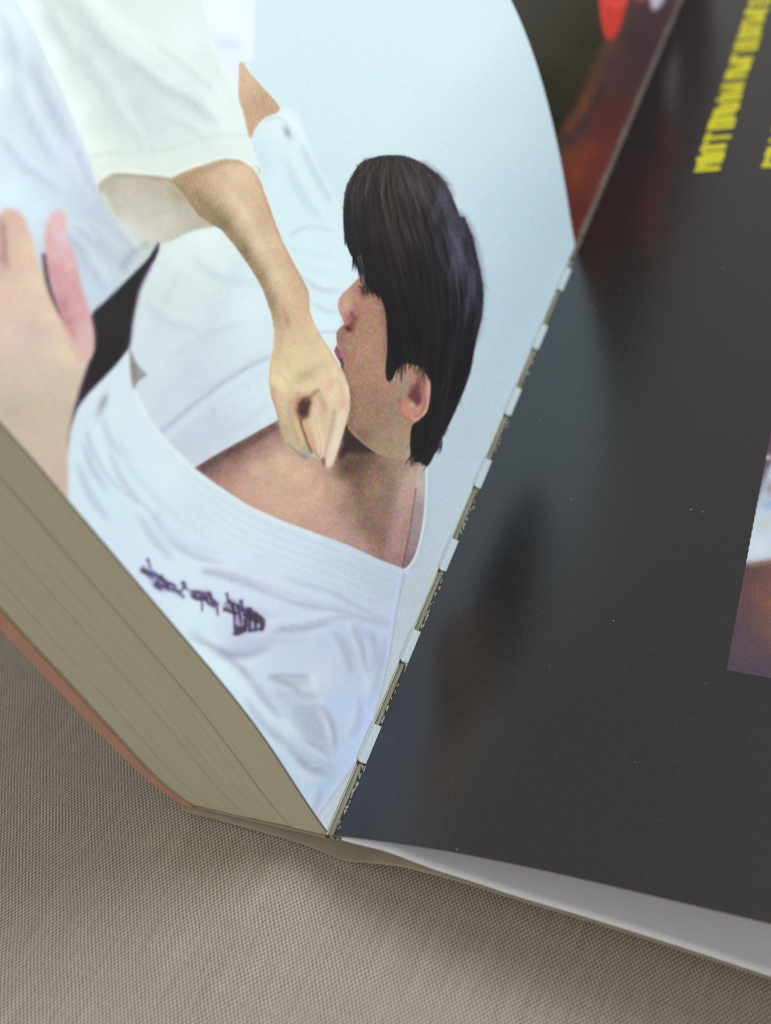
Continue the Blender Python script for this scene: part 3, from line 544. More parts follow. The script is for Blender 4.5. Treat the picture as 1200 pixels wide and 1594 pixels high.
def paint_corner_picture():
    """the colour picture let into the black page"""
    P = Plate((96, 72, 92)); r = np.random.RandomState(9)
    P.field(np.ones((CH, CW), np.float32), [(1140,1040,92,74,98),(1160,1050,90,72,94),(1190,1050,92,72,92),(1150,980,98,74,92),(1165,940,112,74,84),(1160,900,112,76,84),(1180,920,146,86,76),(1200,940,164,96,76),(1200,980,140,90,84),(1180,1000,108,78,88),
        (1165,880,108,70,72),(1195,700,104,78,98),(1195,730,112,84,104),(1230,900,168,100,80)])
    P.poly([(1140,876),(1170,878),(1190,874),(1260,866),(1260,700),(1200,722),(1192,740),(1182,770),(1170,800),(1150,840)], (196,214,232), 4, 1, sm=False)
    P.blob(1197,785,12,10,0,(150,178,226),.8); P.blob(1190,815,14,8,-25,(200,206,196),.8); P.blob(1180,850,20,16,0,(214,228,244),.8); P.blob(1200,760,8,12,0,(150,130,150),.8)
    P.blob(1196,712,5,5,0,(210,200,206),.9)
    P.stroke([(1165,880),(1185,877),(1260,868)], (176,120,86), 5, 5, 2, .7)
    lum = P.a.mean(2, keepdims=True); P.a = (P.a + (lum-P.a)*.22)*np.where(lum > 150, 1, .88)
    P.grain(5)
    return P
# ------------------------------------------------------------------ materials
def lin(c):
    c = np.asarray(c, float) / 255.0
    return np.where(c <= 0.04045, c / 12.92, ((c + 0.055) / 1.055) ** 2.4)
def rgba(c): return tuple(float(v) for v in lin(c)) + (1.0,)
class NT:
    def __init__(s, name):
        s.m = bpy.data.materials.new(name); s.m.use_nodes = True; s.t = s.m.node_tree
        s.b = s.t.nodes['Principled BSDF']; s.b.inputs['Roughness'].default_value = 0.5
    def n(s, typ, **kw):
        k = s.t.nodes.new(typ)
        for a, v in kw.items(): setattr(k, a, v)
        return k
    def l(s, a, b): s.t.links.new(a, b)
    def math(s, op, a, b=None, c=None):
        k = s.n('ShaderNodeMath', operation=op)
        for i, v in enumerate((a, b, c)):
            if v is None: continue
            if isinstance(v, (int, float)): k.inputs[i].default_value = v
            else: s.l(v, k.inputs[i])
        return k.outputs[0]
    def noise(s, scale, vec=None, detail=3.0, rough=0.5):
        k = s.n('ShaderNodeTexNoise'); k.inputs['Scale'].default_value = scale
        k.inputs['Detail'].default_value = detail; k.inputs['Roughness'].default_value = rough
        if vec is not None: s.l(vec, k.inputs['Vector'])
        return k.outputs['Fac']
    def coords(s, scale=(1, 1, 1)):
        tc = s.n('ShaderNodeTexCoord'); mp = s.n('ShaderNodeMapping'); mp.inputs['Scale'].default_value = scale
        s.l(tc.outputs['Object'], mp.inputs['Vector']); return mp.outputs['Vector']
    def mix(s, f, a, b):
        k = s.n('ShaderNodeMix', data_type='RGBA')
        if isinstance(f, (int, float)): k.inputs[0].default_value = f
        else: s.l(f, k.inputs[0])
        for i, v in ((6, a), (7, b)):
            if isinstance(v, tuple): k.inputs[i].default_value = v
            else: s.l(v, k.inputs[i])
        return k.outputs[2]
    def ramp(s, f, a, b):
        k = s.n('ShaderNodeMapRange'); k.inputs[1].default_value = a; k.inputs[2].default_value = b; k.clamp = True
        s.l(f, k.inputs[0]); return k.outputs[0]
    def bump(s, h, strength, dist):
        k = s.n('ShaderNodeBump'); k.inputs['Strength'].default_value = strength; k.inputs['Distance'].default_value = dist
        s.l(h, k.inputs['Height']); s.l(k.outputs[0], s.b.inputs['Normal'])

U = 1.0 / S
def mat_print(name, rough, spec, bump=0.25):
    t = NT(name); a = t.n('ShaderNodeAttribute', attribute_name='print'); t.l(a.outputs['Color'], t.b.inputs['Base Color'])
    t.b.inputs['Roughness'].default_value = rough; t.b.inputs['Specular IOR Level'].default_value = spec
    t.bump(t.noise(U*26, t.coords(), 3), bump, 0.0001)
    return t.m
def mat_plain(name, col, rough=0.6, spec=0.3, var=0.12, scale=6, bump=0.15, stretch=(1, 1, 1)):
    t = NT(name); v = t.coords(stretch)
    f = t.noise(U*scale, v, 4)
    c = np.asarray(col, float)
    t.l(t.mix(f, rgba(c*(1-var)), rgba(np.minimum(c*(1+var), 255))), t.b.inputs['Base Color'])
    t.b.inputs['Roughness'].default_value = rough; t.b.inputs['Specular IOR Level'].default_value = spec
    t.bump(t.noise(U*scale*4, v, 3), bump, 0.0001)
    return t.m
M_photo = mat_print('printed_satin_paper', 0.45, 0.16)
M_dark = mat_print('printed_dark_paper', 0.4, 0.2)
M_pic = mat_print('printed_picture_ink', 0.35, 0.35)
M_paper = mat_plain('white_paper_core', (150, 148, 142), 0.7, 0.2)
M_tab = mat_plain('white_tab_paper', (182, 194, 198), 0.6, 0.3, 0.03, 14)
M_end = mat_plain('grey_white_endpaper', (226, 227, 236), 0.42, 0.45, 0.03, 3)
M_pink = mat_plain('salmon_cover_board', (190, 146, 126), 0.55, 0.3, 0.05, 5)
M_spine = mat_plain('grey_tan_cover_card', (170, 160, 140), 0.55, 0.35, 0.08, 5)
M_glue = mat_plain('olive_binding_glue', (136, 136, 118), 0.5, 0.5, 0.35, 5, 0.6, (6, 0.5, 6))
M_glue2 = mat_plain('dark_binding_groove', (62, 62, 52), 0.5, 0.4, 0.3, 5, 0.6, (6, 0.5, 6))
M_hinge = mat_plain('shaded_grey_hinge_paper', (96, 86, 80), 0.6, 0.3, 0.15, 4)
M_fib = mat_plain('torn_paper_fibre', (176, 178, 168), 0.8, 0.1)
M_yel = mat_plain('yellow_print', (226, 216, 44), 0.45, 0.4, 0.16, 3.0, 0.1, (0.4, 3, 1))

def black_paper():
    t = NT('black_satin_paper'); v = t.coords()
    f = t.noise(U*40, v, 4, 0.7); g = t.noise(U*2.0, v, 3)
    vo = t.n('ShaderNodeTexVoronoi'); vo.inputs['Scale'].default_value = U*42; t.l(v, vo.inputs['Vector'])
    sp = t.math('MULTIPLY', t.math('SUBTRACT', 1.0, t.ramp(vo.outputs['Distance'], .10, .34)), t.ramp(t.noise(U*17, v, 2), .48, .66))
    c0 = t.mix(t.ramp(f, .35, .75), rgba((12, 11, 12)), rgba((24, 22, 24)))
    t.l(t.mix(t.math('MULTIPLY', sp, .4), c0, rgba((84, 82, 86))), t.b.inputs['Base Color'])
    t.l(t.math('ADD', t.math('MULTIPLY', g, 0.05), 0.235), t.b.inputs['Roughness'])
    t.b.inputs['Specular IOR Level'].default_value = 1.0
    h = t.math('ADD', t.math('MULTIPLY', t.noise(U*30, v, 4, 0.65), 1.0), t.math('MULTIPLY', t.noise(U*3, v, 2), 0.4))
    t.bump(h, 0.16, 0.00006)
    return t.m
M_black = black_paper()

def page_edges():
    """trimmed foot of the page block: hair-thin leaves, followed by the t attribute"""
    t = NT('trimmed_page_edges')
    a = t.n('ShaderNodeAttribute', attribute_name='leaf')     # x: across the block, y: along the leaves
    mp = t.n('ShaderNodeMapping'); mp.inputs['Scale'].default_value = (150, 0.9, 3); t.l(a.outputs['Vector'], mp.inputs['Vector'])
    f = t.noise(1.0, mp.outputs[0], 4, 0.75)
    mp2 = t.n('ShaderNodeMapping'); mp2.inputs['Scale'].default_value = (26, 0.5, 1); t.l(a.outputs['Vector'], mp2.inputs['Vector'])
    g = t.noise(1.0, mp2.outputs[0], 2, 0.5)
    grain = t.noise(U*34, t.coords(), 2, .6)
    k = t.math('ADD', t.math('MULTIPLY', t.ramp(f, .3, .7), .5), t.math('ADD', t.math('MULTIPLY', t.ramp(g, .3, .7), .25), t.math('MULTIPLY', grain, .25)))
    t.l(t.mix(k, rgba((180, 174, 150)), rgba((203, 198, 175))), t.b.inputs['Base Color'])
    t.b.inputs['Roughness'].default_value = 0.75; t.b.inputs['Specular IOR Level'].default_value = 0.2
    t.bump(f, 0.25, 0.00012)
    return t.m
M_edges = page_edges()
M_seam = mat_plain('grey_green_leaf', (92, 94, 82), 0.7, 0.2, 0.1)

def weave():
    t = NT('woven_beige_cloth'); tc = t.n('ShaderNodeTexCoord')
    v0 = tc.outputs['Object']
    n = t.n('ShaderNodeTexNoise'); n.inputs['Scale'].default_value = U*1.3; n.inputs['Detail'].default_value = 3; t.l(v0, n.inputs['Vector'])
    off = t.n('ShaderNodeVectorMath', operation='MULTIPLY_ADD'); t.l(n.outputs['Color'], off.inputs[0])
    off.inputs[1].default_value = (0.06*S,)*3; t.l(v0, off.inputs[2])
    rot = t.n('ShaderNodeMapping'); rot.inputs['Rotation'].default_value = (0, 0, math.radians(5)); t.l(off.outputs[0], rot.inputs['Vector'])
    sp = t.n('ShaderNodeSeparateXYZ'); t.l(rot.outputs[0], sp.inputs[0]); x, y = sp.outputs[0], sp.outputs[1]
    px, py = 0.0170*S, 0.0240*S
    sx = t.math('SINE', t.math('MULTIPLY', x, math.pi/px)); sy = t.math('SINE', t.math('MULTIPLY', y, math.pi/py))
    h = t.math('MULTIPLY', sx, sy)
    hh = t.math('ADD', t.math('MULTIPLY', h, 0.5), 0.5)
    def stretched(scale, detail=2):
        mp = t.n('ShaderNodeMapping'); mp.inputs['Scale'].default_value = scale; t.l(rot.outputs[0], mp.inputs['Vector'])
        return t.noise(1.0, mp.outputs[0], detail, .6)
    warp = stretched((U*32, U*1.2, 1)); weft = stretched((U*1.2, U*24, 1)); spot = stretched((U*46, U*34, 1), 1); big = stretched((U*.5, U*.5, 1), 3)
    k = t.math('ADD', t.math('MULTIPLY', hh, .78), t.math('ADD', t.math('MULTIPLY', t.ramp(warp, .3, .72), .14), t.math('ADD', t.math('MULTIPLY', weft, .14), t.math('MULTIPLY', spot, .26))))
    k = t.ramp(k, .22, 1.08)
    c = t.mix(k, rgba((80, 75, 66)), rgba((210, 203, 186)))
    c = t.mix(t.math('MULTIPLY', big, .30), c, rgba((156, 147, 130)))
    t.l(c, t.b.inputs['Base Color']); t.b.inputs['Roughness'].default_value = 0.72; t.b.inputs['Specular IOR Level'].default_value = 0.3
    t.b.inputs['Sheen Weight'].default_value = 0.08
    t.bump(t.math('ADD', hh, t.math('MULTIPLY', spot, .5)), 0.55, 0.00016)
    return t.m
M_cloth = weave()

# ------------------------------------------------------------------ helpers
def project(p):
    """where a point of the book falls on the printer's plates"""
    c = (np.asarray(p) - CAM) @ R
    return 600 + F_PX * c[..., 0] / -c[..., 2], 797 - F_PX * c[..., 1] / -c[..., 2]
def link(name, me, parent=None, mats=(), kind=None):
    o = bpy.data.objects.new(name, me); scene.collection.objects.link(o)
    for m in mats: me.materials.append(m)
    if parent is not None: o.parent = parent
    if kind: o['kind'] = kind
    return o
def mesh_np(name, V, F, smooth=True, mat_idx=None):
    me = bpy.data.meshes.new(name); V = np.asarray(V, np.float32) * S; F = np.asarray(F, np.int32)
    me.vertices.add(len(V)); me.vertices.foreach_set('co', V.ravel())
    k = F.shape[1]; me.loops.add(F.size); me.loops.foreach_set('vertex_index', F.ravel())
    me.polygons.add(len(F)); me.polygons.foreach_set('loop_start', np.arange(0, F.size, k, dtype=np.int32))
    me.polygons.foreach_set('loop_total', np.full(len(F), k, np.int32))
    me.polygons.foreach_set('use_smooth', np.full(len(F), smooth))
    me.update(calc_edges=True); me.validate()
    if mat_idx is not None and len(me.polygons) == len(F): me.polygons.foreach_set('material_index', np.asarray(mat_idx, np.int32))
    return me
def grid_faces(n, m, base=0, flip=False):
    i = np.arange(n*m, dtype=np.int32).reshape(n, m) + base
    f = np.stack([i[:-1, :-1], i[1:, :-1], i[1:, 1:], i[:-1, 1:]], -1).reshape(-1, 4)
    return f[:, ::-1] if flip else f
def colour(me, rgb):
    """print: one colour per vertex (display values)"""
    a = me.color_attributes.new('print', 'FLOAT_COLOR', 'POINT')
    c = np.ones((len(me.vertices), 4), np.float32); c[:, :3] = lin(np.asarray(rgb) * 255.0)
    a.data.foreach_set('color', c.ravel())
def slab(name, top, bot, ys, mats, parent, leaf=None, foot_mat=0, side_mat=0, yoff=0.0, rounded=False):
    """closed solid between two families of curves; top/bot: f(y) -> (k, 2) array of x, z"""
    T = [np.asarray(top(y)) for y in ys]; B = [np.asarray(bot(y)) for y in ys]
    k = len(T[0]); n = len(ys); V = []; 
    for y, a in zip(ys, T): V += [(p[0], y + (yoff if y == ys[0] else 0), p[1]) for p in a]
    for y, a in zip(ys, B): V += [(p[0], y + (yoff if y == ys[0] else 0), p[1]) for p in a]
    V = np.array(V); F = []; MI = []
    ft = grid_faces(n, k); fb = grid_faces(n, k, n*k, True); F += [ft, fb]; MI += [side_mat]*(len(ft)+len(fb))
    i = np.arange(k-1); b = n*k
    foot = np.stack([i, i+1, b+i+1, b+i], 1); head = np.stack([(n-1)*k+i, b+(n-1)*k+i, b+(n-1)*k+i+1, (n-1)*k+i+1], 1)
    j = np.arange(n-1)*k
    s0 = np.stack([j, b+j, b+j+k, j+k], 1); s1 = np.stack([j+k-1, j+2*k-1, b+j+2*k-1, b+j+k-1], 1)
    if not rounded:                       # hard rim: its faces get vertices of their own
        o_ = len(V); V = np.concatenate([V, V]); foot, head, s0, s1 = foot+o_, head+o_, s0+o_, s1+o_
    F += [foot, head, s0, s1]; MI += [foot_mat]*(len(foot)+len(head)) + [foot_mat]*(len(s0)+len(s1))
    V0 = V; F = np.concatenate(F)[:, ::-1]
    me = mesh_np(name, V0, F, False, MI)
    if leaf is not None:
        at = me.attributes.new('leaf', 'FLOAT_VECTOR', 'POINT'); L = np.zeros((len(V), 3), np.float32)
        ss = np.linspace(0, 1, k); L[:, 0] = np.tile(np.repeat([leaf[0], leaf[1]], n*k), len(V)//(2*n*k))
        L[:, 1] = np.tile(ss, len(V)//k) * 6; L[:, 2] = V[:, 1]
        at.data.foreach_set('vector', L.ravel())
    return link(name, me, parent, mats)

# ------------------------------------------------------------------ the book's cross sections
def profile(pts, total, th_end, ds=0.01, sm=22):
    """smooth curve through the points by arc length, carried on beyond them by bending on"""
    p = np.array(pts, float); d = np.diff(p, axis=0); L = np.hypot(d[:,0], d[:,1]); s = np.concatenate([[0], np.cumsum(L)])
    th = np.arctan2(d[:,1], d[:,0]); th[th < 0] += 2*np.pi; mid = (s[1:]+s[:-1])/2
    S_ = np.arange(0, total+ds, ds); TH = np.interp(S_, np.append(mid, total), np.append(th, math.radians(th_end)))
    k = np.hanning(2*sm+1); k /= k.sum(); TH = np.convolve(np.pad(TH, sm, 'edge'), k, 'valid')
    x = p[0,0] + np.concatenate([[0], np.cumsum(np.cos(TH[:-1])*ds)]); z = p[0,1] + np.concatenate([[0], np.cumsum(np.sin(TH[:-1])*ds)])
    return lambda s_: np.stack([np.interp(s_, S_, x), np.interp(s_, S_, z)], -1)
NEAR = [(0,0),(-.101,.377),(-.184,.776),(-.285,1.21),(-.395,1.56),(-.507,1.86),(-.620,2.145),(-.748,2.469),(-.868,2.770),(-.990,3.09),(-1.105,3.373),(-1.212,3.651),(-1.357,3.986)]
FAR = [(-.005,0),(-.038,.338),(-.06,.70),(-.085,1.02),(-.116,1.33),(-.165,1.70),(-.217,2.03),(-.275,2.33),(-.345,2.61),(-.44,2.93),(-.54,3.18)]
BOT = [(-1.204,.03),(-1.299,.11),(-1.434,.31),(-1.573,.68),(-1.728,1.08),(-1.851,1.41),(-1.968,1.71),(-2.075,1.98),(-2.14,2.18)]
WIDTH = 7.4; L_PHOTO = 8.584; L_BOOK = 18.5
near_f = profile(NEAR, WIDTH, 138); far_f = profile(FAR, WIDTH, 128); bot_f = profile(BOT, WIDTH, 122, sm=8)
def page_xz(s, y, off=0.0):
    k = min(max(y / L_PHOTO, 0), 1.0); a = near_f(s)*(1-k) + far_f(s)*k
    if off:
        t = np.gradient(a, axis=0); t /= np.hypot(t[:,0], t[:,1])[:,None] + 1e-9
        a = a + np.stack([-t[:,1], t[:,0]], -1) * off
    return a
def block_xz(s, y, t):
    """leaf number t (0 = on top, 1 = against the cover) of the left page block"""
    top = page_xz(s, y, 0.02); shift = page_xz(s, y) - near_f(s)
    bot = bot_f(s) + shift
    e = 1.0
    return top*(1-t) + bot*t

def thing(name, label, cat):
    o = bpy.data.objects.new(name, None); scene.collection.objects.link(o); o['label'] = label; o['category'] = cat; return o
book = thing('open_book', 'thick open picture book lying on beige cloth, photo page left, black page right', 'book')

# ---- the photo page: a short leaf bound into the gutter
plate = paint_photo_page()
ny = 830
yy = np.cumsum(np.linspace(1.0, 2.3, ny)); yy = (yy - yy[0]) / (yy[-1] - yy[0]) * L_PHOTO
ss = np.concatenate([np.linspace(0.055, 4.2, 650), np.linspace(4.21, WIDTH, 230)])
P3 = np.empty((ny, len(ss), 3))
for i, y in enumerate(yy):
    P3[i, :, :][:, [0, 2]] = page_xz(ss, y); P3[i, :, 1] = y
px, py = project(P3.reshape(-1, 3)); rgb = plate.sample(px, py)
nb_y, nb_s = 60, 60
by = np.linspace(0, L_PHOTO, nb_y); bs = np.linspace(0.055, WIDTH, nb_s); PB = np.empty((nb_y, nb_s, 3))
for i, y in enumerate(by):
    PB[i][:, [0, 2]] = page_xz(bs, y, 0.012); PB[i, :, 1] = y
V = np.concatenate([P3.reshape(-1, 3), PB.reshape(-1, 3)]); n1 = ny*len(ss)
F = [grid_faces(ny, len(ss)), grid_faces(nb_y, nb_s, n1, True)]
me = mesh_np('photo_page', V, np.concatenate(F), True, [0]*len(F[0]) + [1]*len(F[1]))
colour(me, np.concatenate([rgb, np.full((nb_y*nb_s, 3), .85)]))
photo = link('photo_page', me, book, [M_photo, M_paper])
photo['label'] = 'pale blue photo page printed with two white robed figures, cut short at the far end'
# its cut edges (the sheet is 0.2 mm thick): foot, head and gutter
def strip(name, a, b, mat, parent):
    n = len(a); V = np.concatenate([a, b]); i = np.arange(n-1)
    return link(name, mesh_np(name, V, np.stack([i, i+1, n+i+1, n+i], 1), True), parent, [mat])
def curve3(s, y, off): 
    a = page_xz(s, y, off); return np.stack([a[:,0], np.full(len(a), y), a[:,1]], 1)
s60 = np.linspace(0.055, WIDTH, 90)
strip('sheet_edge', curve3(s60, 0.0, 0), curve3(s60, 0.0, 0.012), M_paper, photo)
strip('sheet_edge', curve3(s60, L_PHOTO, 0), curve3(s60, L_PHOTO, 0.012), M_paper, photo)

# the seven white tabs left between the perforation slots
for (a, b) in ((.701,1.09),(1.794,2.169),(2.939,3.351),(4.107,4.534),(5.272,5.742),(6.465,6.929),(7.658,8.118)):
    n = 9; T = []
    for y in np.linspace(a, b, 7):
        j = rnd.uniform(-.006, .006) if y in (a, b) else 0
        e = page_xz(np.array([.055, .055+.03]), y)
        pts = [(e[1,0]+.004, e[1,1]), (e[0,0]+.006, e[0,1]+.005), (-.002, .032), (.014, .022), (.032, .016), (.052, .010)]
        T.append([(p[0], y + j, p[1]) for p in pts])
    T = np.array(T); bk = T - np.array([.006, 0, .010]); V = np.concatenate([T.reshape(-1,3), bk.reshape(-1,3)]); k = T.shape[1]
    F = np.concatenate([grid_faces(7, k), grid_faces(7, k, 7*k, True), [[i, i+1, 7*k+i+1, 7*k+i] for i in range(k-1)], [[6*k+i, 13*k+i, 13*k+i+1, 6*k+i+1] for i in range(k-1)], [[i*k+k-1, i*k+2*k-1, 7*k+i*k+2*k-1, 7*k+i*k+k-1] for i in range(6)]])
    link('binding_tab', mesh_np('binding_tab', V, F, False), photo, [M_tab])

# ---- the dark page behind it, full length
dplate = paint_dark_page()
yd = np.concatenate([np.linspace(0, 7.6, 8), np.linspace(7.8, L_BOOK, 330)]); sd = np.linspace(0.03, WIDTH-.05, 260)
PD = np.empty((len(yd), len(sd), 3))
for i, y in enumerate(yd):
    PD[i][:, [0, 2]] = page_xz(sd, y, 0.016); PD[i, :, 1] = y
px, py = project(PD.reshape(-1, 3)); me = mesh_np('dark_page', PD.reshape(-1, 3), grid_faces(len(yd), len(sd)), True); colour(me, dplate.sample(px, py))
o = link('dark_page', me, book, [M_dark]); o['label'] = 'longer page behind the photo page, printed olive black with red and orange cloth'

# ---- left page block: ten gatherings seen at the trimmed foot
ys = [0.0, 2, 4, 6, 8.584, 12, L_BOOK]
cuts = [0.0, .26, .345, .43, .50, .575, .66, .735, .83, .91, .985]
sb = np.concatenate([np.linspace(0, 1, 16), np.linspace(1.1, WIDTH, 50)])
for i in range(len(cuts)-1):
    a, b = cuts[i], cuts[i+1]; g = .0030 if i in (1, 8) else .0007
    slab('page_gathering', lambda y, a=a: block_xz(sb, y, a+g), lambda y, b=b: block_xz(sb, y, b-.0005), ys, [M_edges], book, leaf=(a, b), yoff=rnd.uniform(-.004, .004))
for c in (.262, .826, .9865, .9935):   # grey green leaves that show as dark lines in the block
    slab('dark_leaf', lambda y, c=c: block_xz(sb, y, c), lambda y, c=c: block_xz(sb, y, c+(.0075 if c < .3 else .004)), [.002] + ys[1:], [M_seam], book)
slab('last_leaf', lambda y: block_xz(sb, y, .9885), lambda y: block_xz(sb, y, .993), [0.0] + ys[1:], [M_edges], book, leaf=(.98, 1.0))
slab('last_leaf', lambda y: block_xz(sb, y, .9965), lambda y: block_xz(sb, y, 1.0), [0.0] + ys[1:], [M_edges], book, leaf=(.98, 1.0))

# ---- cover: salmon board under the block, tan card round the spine
COV = [(-1.20,-.058),(-1.237,-.064),(-1.32,-.045),(-1.395,.002),(-1.55,.263),(-1.662,.462),(-1.827,.831),(-1.977,1.212),(-2.114,1.595),(-2.24,1.95)]
def cover_out(y):
    o_ = block_xz(sc, y, 1.0); f = np.interp(sc, [0, .1, .35, .9, 1.8, WIDTH], [.05, .07, .09, .135, .155, .17])
    t = np.gradient(o_, axis=0); t /= np.hypot(t[:,0], t[:,1])[:,None]
    return o_ + np.stack([-t[:,1], t[:,0]], -1) * f[:, None]
def cover_in(y):
    o_ = block_xz(sc, y, 1.0); t = np.gradient(o_, axis=0); t /= np.hypot(t[:,0], t[:,1])[:,None]
    return o_ + np.stack([-t[:,1], t[:,0]], -1) * .006
sc = np.linspace(0, WIDTH+.1, 60)
slab('front_cover', cover_in, cover_out, [-.012] + ys[1:-1] + [L_BOOK+.1], [M_pink], book)
def interp_curve(pts, n=60):
    p = np.array(pts, float); q = smooth(p, False, 8); return q[np.linspace(0, len(q)-1, n).astype(int)]
sp_lo = interp_curve([(-1.32,-.05),(-1.237,-.068),(-.949,-.092),(-.669,-.128),(-.338,-.173),(-.129,-.238),(.0,-.290),(.108,-.304),(.25,-.27),(.42,-.235),(.6,-.215),(.8,-.23),(1.05,-.262),(1.45,-.340),(1.935,-.422),(2.41,-.512),(2.87,-.608),(3.33,-.712),(4.2,-.895),(6.4,-1.3)], 90)
spine = slab('spine_card', lambda y: sp_lo + np.stack([0*sp_lo[:,0], np.interp(sp_lo[:,0], [.6, 1.2], [.032, .008])], 1), lambda y: sp_lo, [-.02] + ys[1:-1] + [L_BOOK+.1], [M_spine], book)
spine['label'] = 'grey tan cover card curving under the spine and the right half'

# spine lining and the glue strip seen in the slots
gl = lambda x0, x1, z, n, m, nm: slab(nm, lambda y: np.array([(x0, z), (x1, z)]), lambda y: np.array([(x0, z-n), (x1, z-n)]), [0.004] + ys[1:], [m], book)
gl(-.05, -.012, -.006, .05, M_glue2, 'binding_groove'); gl(-.012, .022, .004, .06, M_glue, 'glue_strip'); gl(.022, .034, -.004, .05, M_glue2, 'binding_groove')
lin_ = interp_curve([(-1.18,-.01),(-.8,-.03),(-.4,-.05),(0,-.06),(.06,-.05)], 20)
slab('spine_lining', lambda y: lin_ + np.array([0, .012]), lambda y: lin_ - np.array([0, .01]), [.01] + ys[1:], [M_spine], book)
# grey paper hinge of the dark page along the rest of the gutter
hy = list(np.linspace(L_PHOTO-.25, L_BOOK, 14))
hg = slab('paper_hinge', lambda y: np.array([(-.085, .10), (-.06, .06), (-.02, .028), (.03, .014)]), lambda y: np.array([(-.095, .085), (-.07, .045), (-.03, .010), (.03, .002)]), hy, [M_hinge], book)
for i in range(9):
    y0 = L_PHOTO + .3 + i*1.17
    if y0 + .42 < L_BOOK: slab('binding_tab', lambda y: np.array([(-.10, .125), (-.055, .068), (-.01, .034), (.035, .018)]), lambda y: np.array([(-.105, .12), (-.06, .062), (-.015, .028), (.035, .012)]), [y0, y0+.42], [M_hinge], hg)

# ---- the black page on the right
BLK = [(.036,.004),(.10,.016),(.257,.041),(.686,.086),(1.122,.114),(1.732,.11),(2.255,.084),(2.787,.05),(3.308,.015),(4.2,-.06),(6.3,-.25)]
bq = smooth(np.array(BLK), False, 10)
def black_z(x, y):
    x = np.asarray(x, float); z = np.interp(x, bq[:,0], bq[:,1])
    k = np.clip(y/(1.6 + 1.6*np.maximum(x-1.0, 0)), 0, 1); k = k*k*(3-2*k)
    return z*(1-k) + 0.30*np.tanh(x*0.42)*k
xb = np.concatenate([np.linspace(.036, 1.2, 40), np.linspace(1.25, 6.3, 70)]); yb = list(np.linspace(0, L_BOOK, 75))
black = slab('black_page', lambda y: np.stack([xb, black_z(xb, y)], 1), lambda y: np.stack([xb, black_z(xb, y)-.012], 1), yb, [M_black, M_paper], book, foot_mat=1)
for p in black.data.polygons: p.use_smooth = p.material_index == 0
black['label'] = 'large satin black page on the right with faint reflections of the photo page'
# colour picture let into it
cp = paint_corner_picture(); xs = np.linspace(2.714, 5.9, 190); ysr = np.linspace(2.097, 12.0, 420)
G = np.empty((len(ysr), len(xs), 3))
for i, y in enumerate(ysr): G[i,:,0] = xs; G[i,:,1] = y; G[i,:,2] = black_z(xs, y) + .0015
G[:, 0, 0] += .0018*np.sign(np.sin(np.arange(len(ysr))*1.6)); px, py = project(G.reshape(-1,3))
me = mesh_np('corner_picture', G.reshape(-1,3), grid_faces(len(ysr), len(xs), 0, True), True); colour(me, cp.sample(px, py))
o = link('corner_picture', me, black, [M_pic]); o['label'] = 'purple, orange and sky blue picture printed at the right edge of the black page'
# two columns of tightly set yellow lettering, blurred beyond reading in the photograph
def text_line(x0, x1, y0, y1, gaps, seed):
    q = random.Random(seed); V = []; F = []
    def bar(xa, xb_, ya, yb_, sk=0.0):
        nb = 5; b = len(V)
        for i in range(nb+1):
            x = xa + (xb_-xa)*i/nb; z = float(black_z(np.array([x]), ya)[0]) + .0022; d = sk*(i/nb-.5)
            V.append((x, ya+d, z)); V.append((x, yb_+d, z))
        for i in range(nb): F.append((b+2*i, b+2*i+2, b+2*i+3, b+2*i+1))
    y = y0; w = x1-x0
    while y < y1:
        if any(a < y < b for a, b in gaps): y += .05; continue
        st = q.uniform(.10, .14); adv = q.uniform(.25, .31); kind = q.choice([0, 1, 2, 3, 3, 6, 6, 5, 7]); xa, xb_ = x0+q.uniform(0, .03), x1-q.uniform(0, .04)
        bar(xa, xb_, y, y+st)
        if kind in (0, 1, 3, 6): bar(xa, xb_, y+adv-.1, y+adv-.1+st)
        if kind == 6: bar(x0+.03, x0+w*.62, y+.05, y+.05+st*.8, .08); bar(x0+.03, x0+w*.62, y+.10, y+.10+st*.8, -.08)
        if kind == 7: bar(x0+.02, x0+.02+w*.22, y-.05, y+adv-.08)
        if kind in (0, 2, 4): bar(x0+.02, x0+.02+w*.2, y, y+adv-.05)
        if kind in (2, 4): bar(x0+w*.42, x0+w*.58, y, y+adv-.06)
        if kind in (2, 4, 5): bar(x1-.02-w*.2, x1-.02, y, y+adv-.05)
        if kind == 3: bar(xa, xb_, y+.06, y+.06+st, adv-.16)
        if kind == 5: bar(xa+.05, xb_-.05, y+adv*.45, y+adv*.45+st)
        y += adv
    return link('yellow_lettering', mesh_np('yellow_lettering', V, F, False), black, [M_yel])
text_line(1.13, 1.49, 10.27, 18.3, [(12.76, 12.9)], 3); text_line(1.98, 2.32, 10.27, 18.3, [(10.8, 10.88)], 8)

# white torn fibres where the facing leaf tore from the slots
V = []; F = []
for k in range(240):
    yv = rnd.uniform(0.02, 6.5); slot = any(a-.02 < yv < b+.02 for a, b in ((.701,1.09),(1.794,2.169),(2.939,3.351),(4.107,4.534),(5.272,5.742)))
    if slot or rnd.random() < yv/8: continue
    x = .036 + abs(rnd.gauss(0, .009)); l = rnd.uniform(.01, .05); w = rnd.uniform(.003, .009); h = rnd.uniform(.004, .014); a = rnd.uniform(-.4, .4); b = len(V)
    V += [(x, yv, .008), (x+w, yv, .010), (x+w+a*.02, yv+l, .008+h), (x+a*.02, yv+l*.9, .012+h)]; F.append((b, b+1, b+2, b+3))
o = link('torn_fibres', mesh_np('torn_fibres', V, F, False), book, [M_fib], 'stuff')
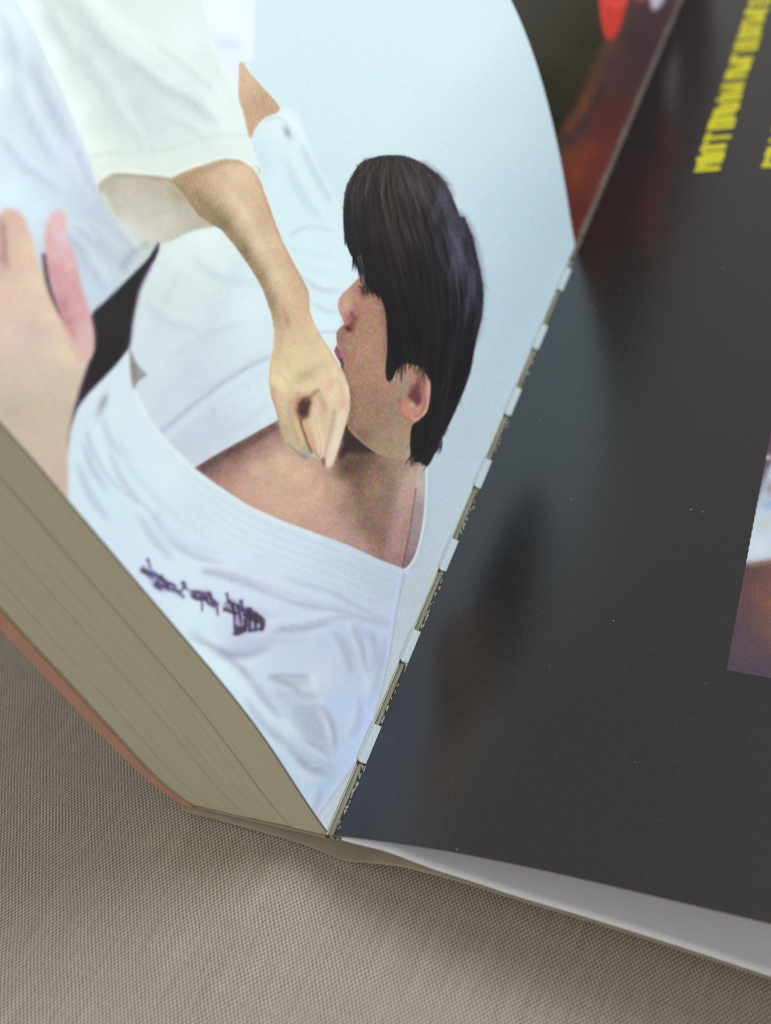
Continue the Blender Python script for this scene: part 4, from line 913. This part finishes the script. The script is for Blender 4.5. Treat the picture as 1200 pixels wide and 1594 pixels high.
# dust and chips on the black page
V = []; F = []
for k in range(22):
    x = rnd.uniform(.15, 3.6); yv = rnd.uniform(.02, 9) ** 1.0; r_ = rnd.choice([.004, .005, .006, .007, .009 if k < 6 else .005]); b = len(V); z = float(black_z(np.array([x]), yv)[0]) + .002
    for j in range(5):
        t_ = j/5*6.283+rnd.random(); V.append((x+math.cos(t_)*r_*rnd.uniform(.5, 1.4), yv+math.sin(t_)*r_*rnd.uniform(.5, 1.6), z))
    V.append((x, yv, z+r_*.5))
    for j in range(5): F.append((b+j, b+(j+1) % 5, b+5))
o = link('paper_dust', mesh_np('paper_dust', V, F, False), book, [M_fib], 'stuff')

# ---- white endpaper drooping below the black page
en = interp_curve([(.10,-.012),(.217,-.026),(.454,-.045),(.654,-.104),(.853,-.167),(1.153,-.228),(1.448,-.297),(1.935,-.379),(2.409,-.469),(2.873,-.566),(3.328,-.67),(4.2,-.85),(6.3,-1.25)], 90)
def end_top(y):
    k = min(max(y/2.2, 0), 1); k = k*k*(3-2*k); z = en[:,1]*(1-k) + (np.interp(en[:,0], bq[:,0], bq[:,1])*0 -.05)*k
    return np.stack([en[:,0], z + .012], 1)
ey = [0.0, .05, .1, .2, .35, .5, .7, .9, 1.1, 1.4, 1.8, 2.2, 3, 6, 12, L_BOOK]
ep = slab('endpaper', end_top, lambda y: end_top(y) - np.array([0, .018]), [-.015]+ey[1:], [M_end], book, rounded=True)
for p in ep.data.polygons: p.use_smooth = True
ep['label'] = 'smooth grey white endpaper showing in the gap under the black page'

# ------------------------------------------------------------------ the cloth
cx = [-40,-6,-3.2,-2.2,-1.5,-1.2,-.67,-.34,-.1,.1,.5,1.0,1.5,2.4,3.3,6,12,40]; cz = [-.6,-.25,-.12,-.10,-.095,-.10,-.15,-.20,-.27,-.33,-.40,-.50,-.60,-.78,-.95,-1.4,-1.9,-2.2]
gx = np.concatenate([np.linspace(-40,-6,14)[:-1], np.linspace(-6,7,150), np.linspace(7,40,14)[1:]])
gy = np.concatenate([np.linspace(-40,-5,14)[:-1], np.linspace(-5,6,120), np.linspace(6,40,14)[1:]])
X, Y = np.meshgrid(gx, gy); base = np.interp(gx, cx, cz); ker = np.ones(5)/5
base = np.convolve(np.pad(base, 2, 'edge'), ker, 'valid'); base = np.minimum(base, np.interp(gx, cx, cz) + .03)
fall = np.clip((-Y-.25)/1.5, 0, 1)
Zc = base[None, :] - .012 + fall*(.035*np.sin(X*1.1+Y*.7+1) + .03*np.sin(X*.5-Y*1.3)) - .03*fall
cl = np.stack([X, Y, Zc], -1)
me = mesh_np('tablecloth', cl.reshape(-1, 3), grid_faces(len(gy), len(gx), 0, True), True)
cloth = link('tablecloth', me, None, [M_cloth]); cloth['label'] = 'beige woven cloth spread flat beneath the open book'; cloth['category'] = 'cloth'
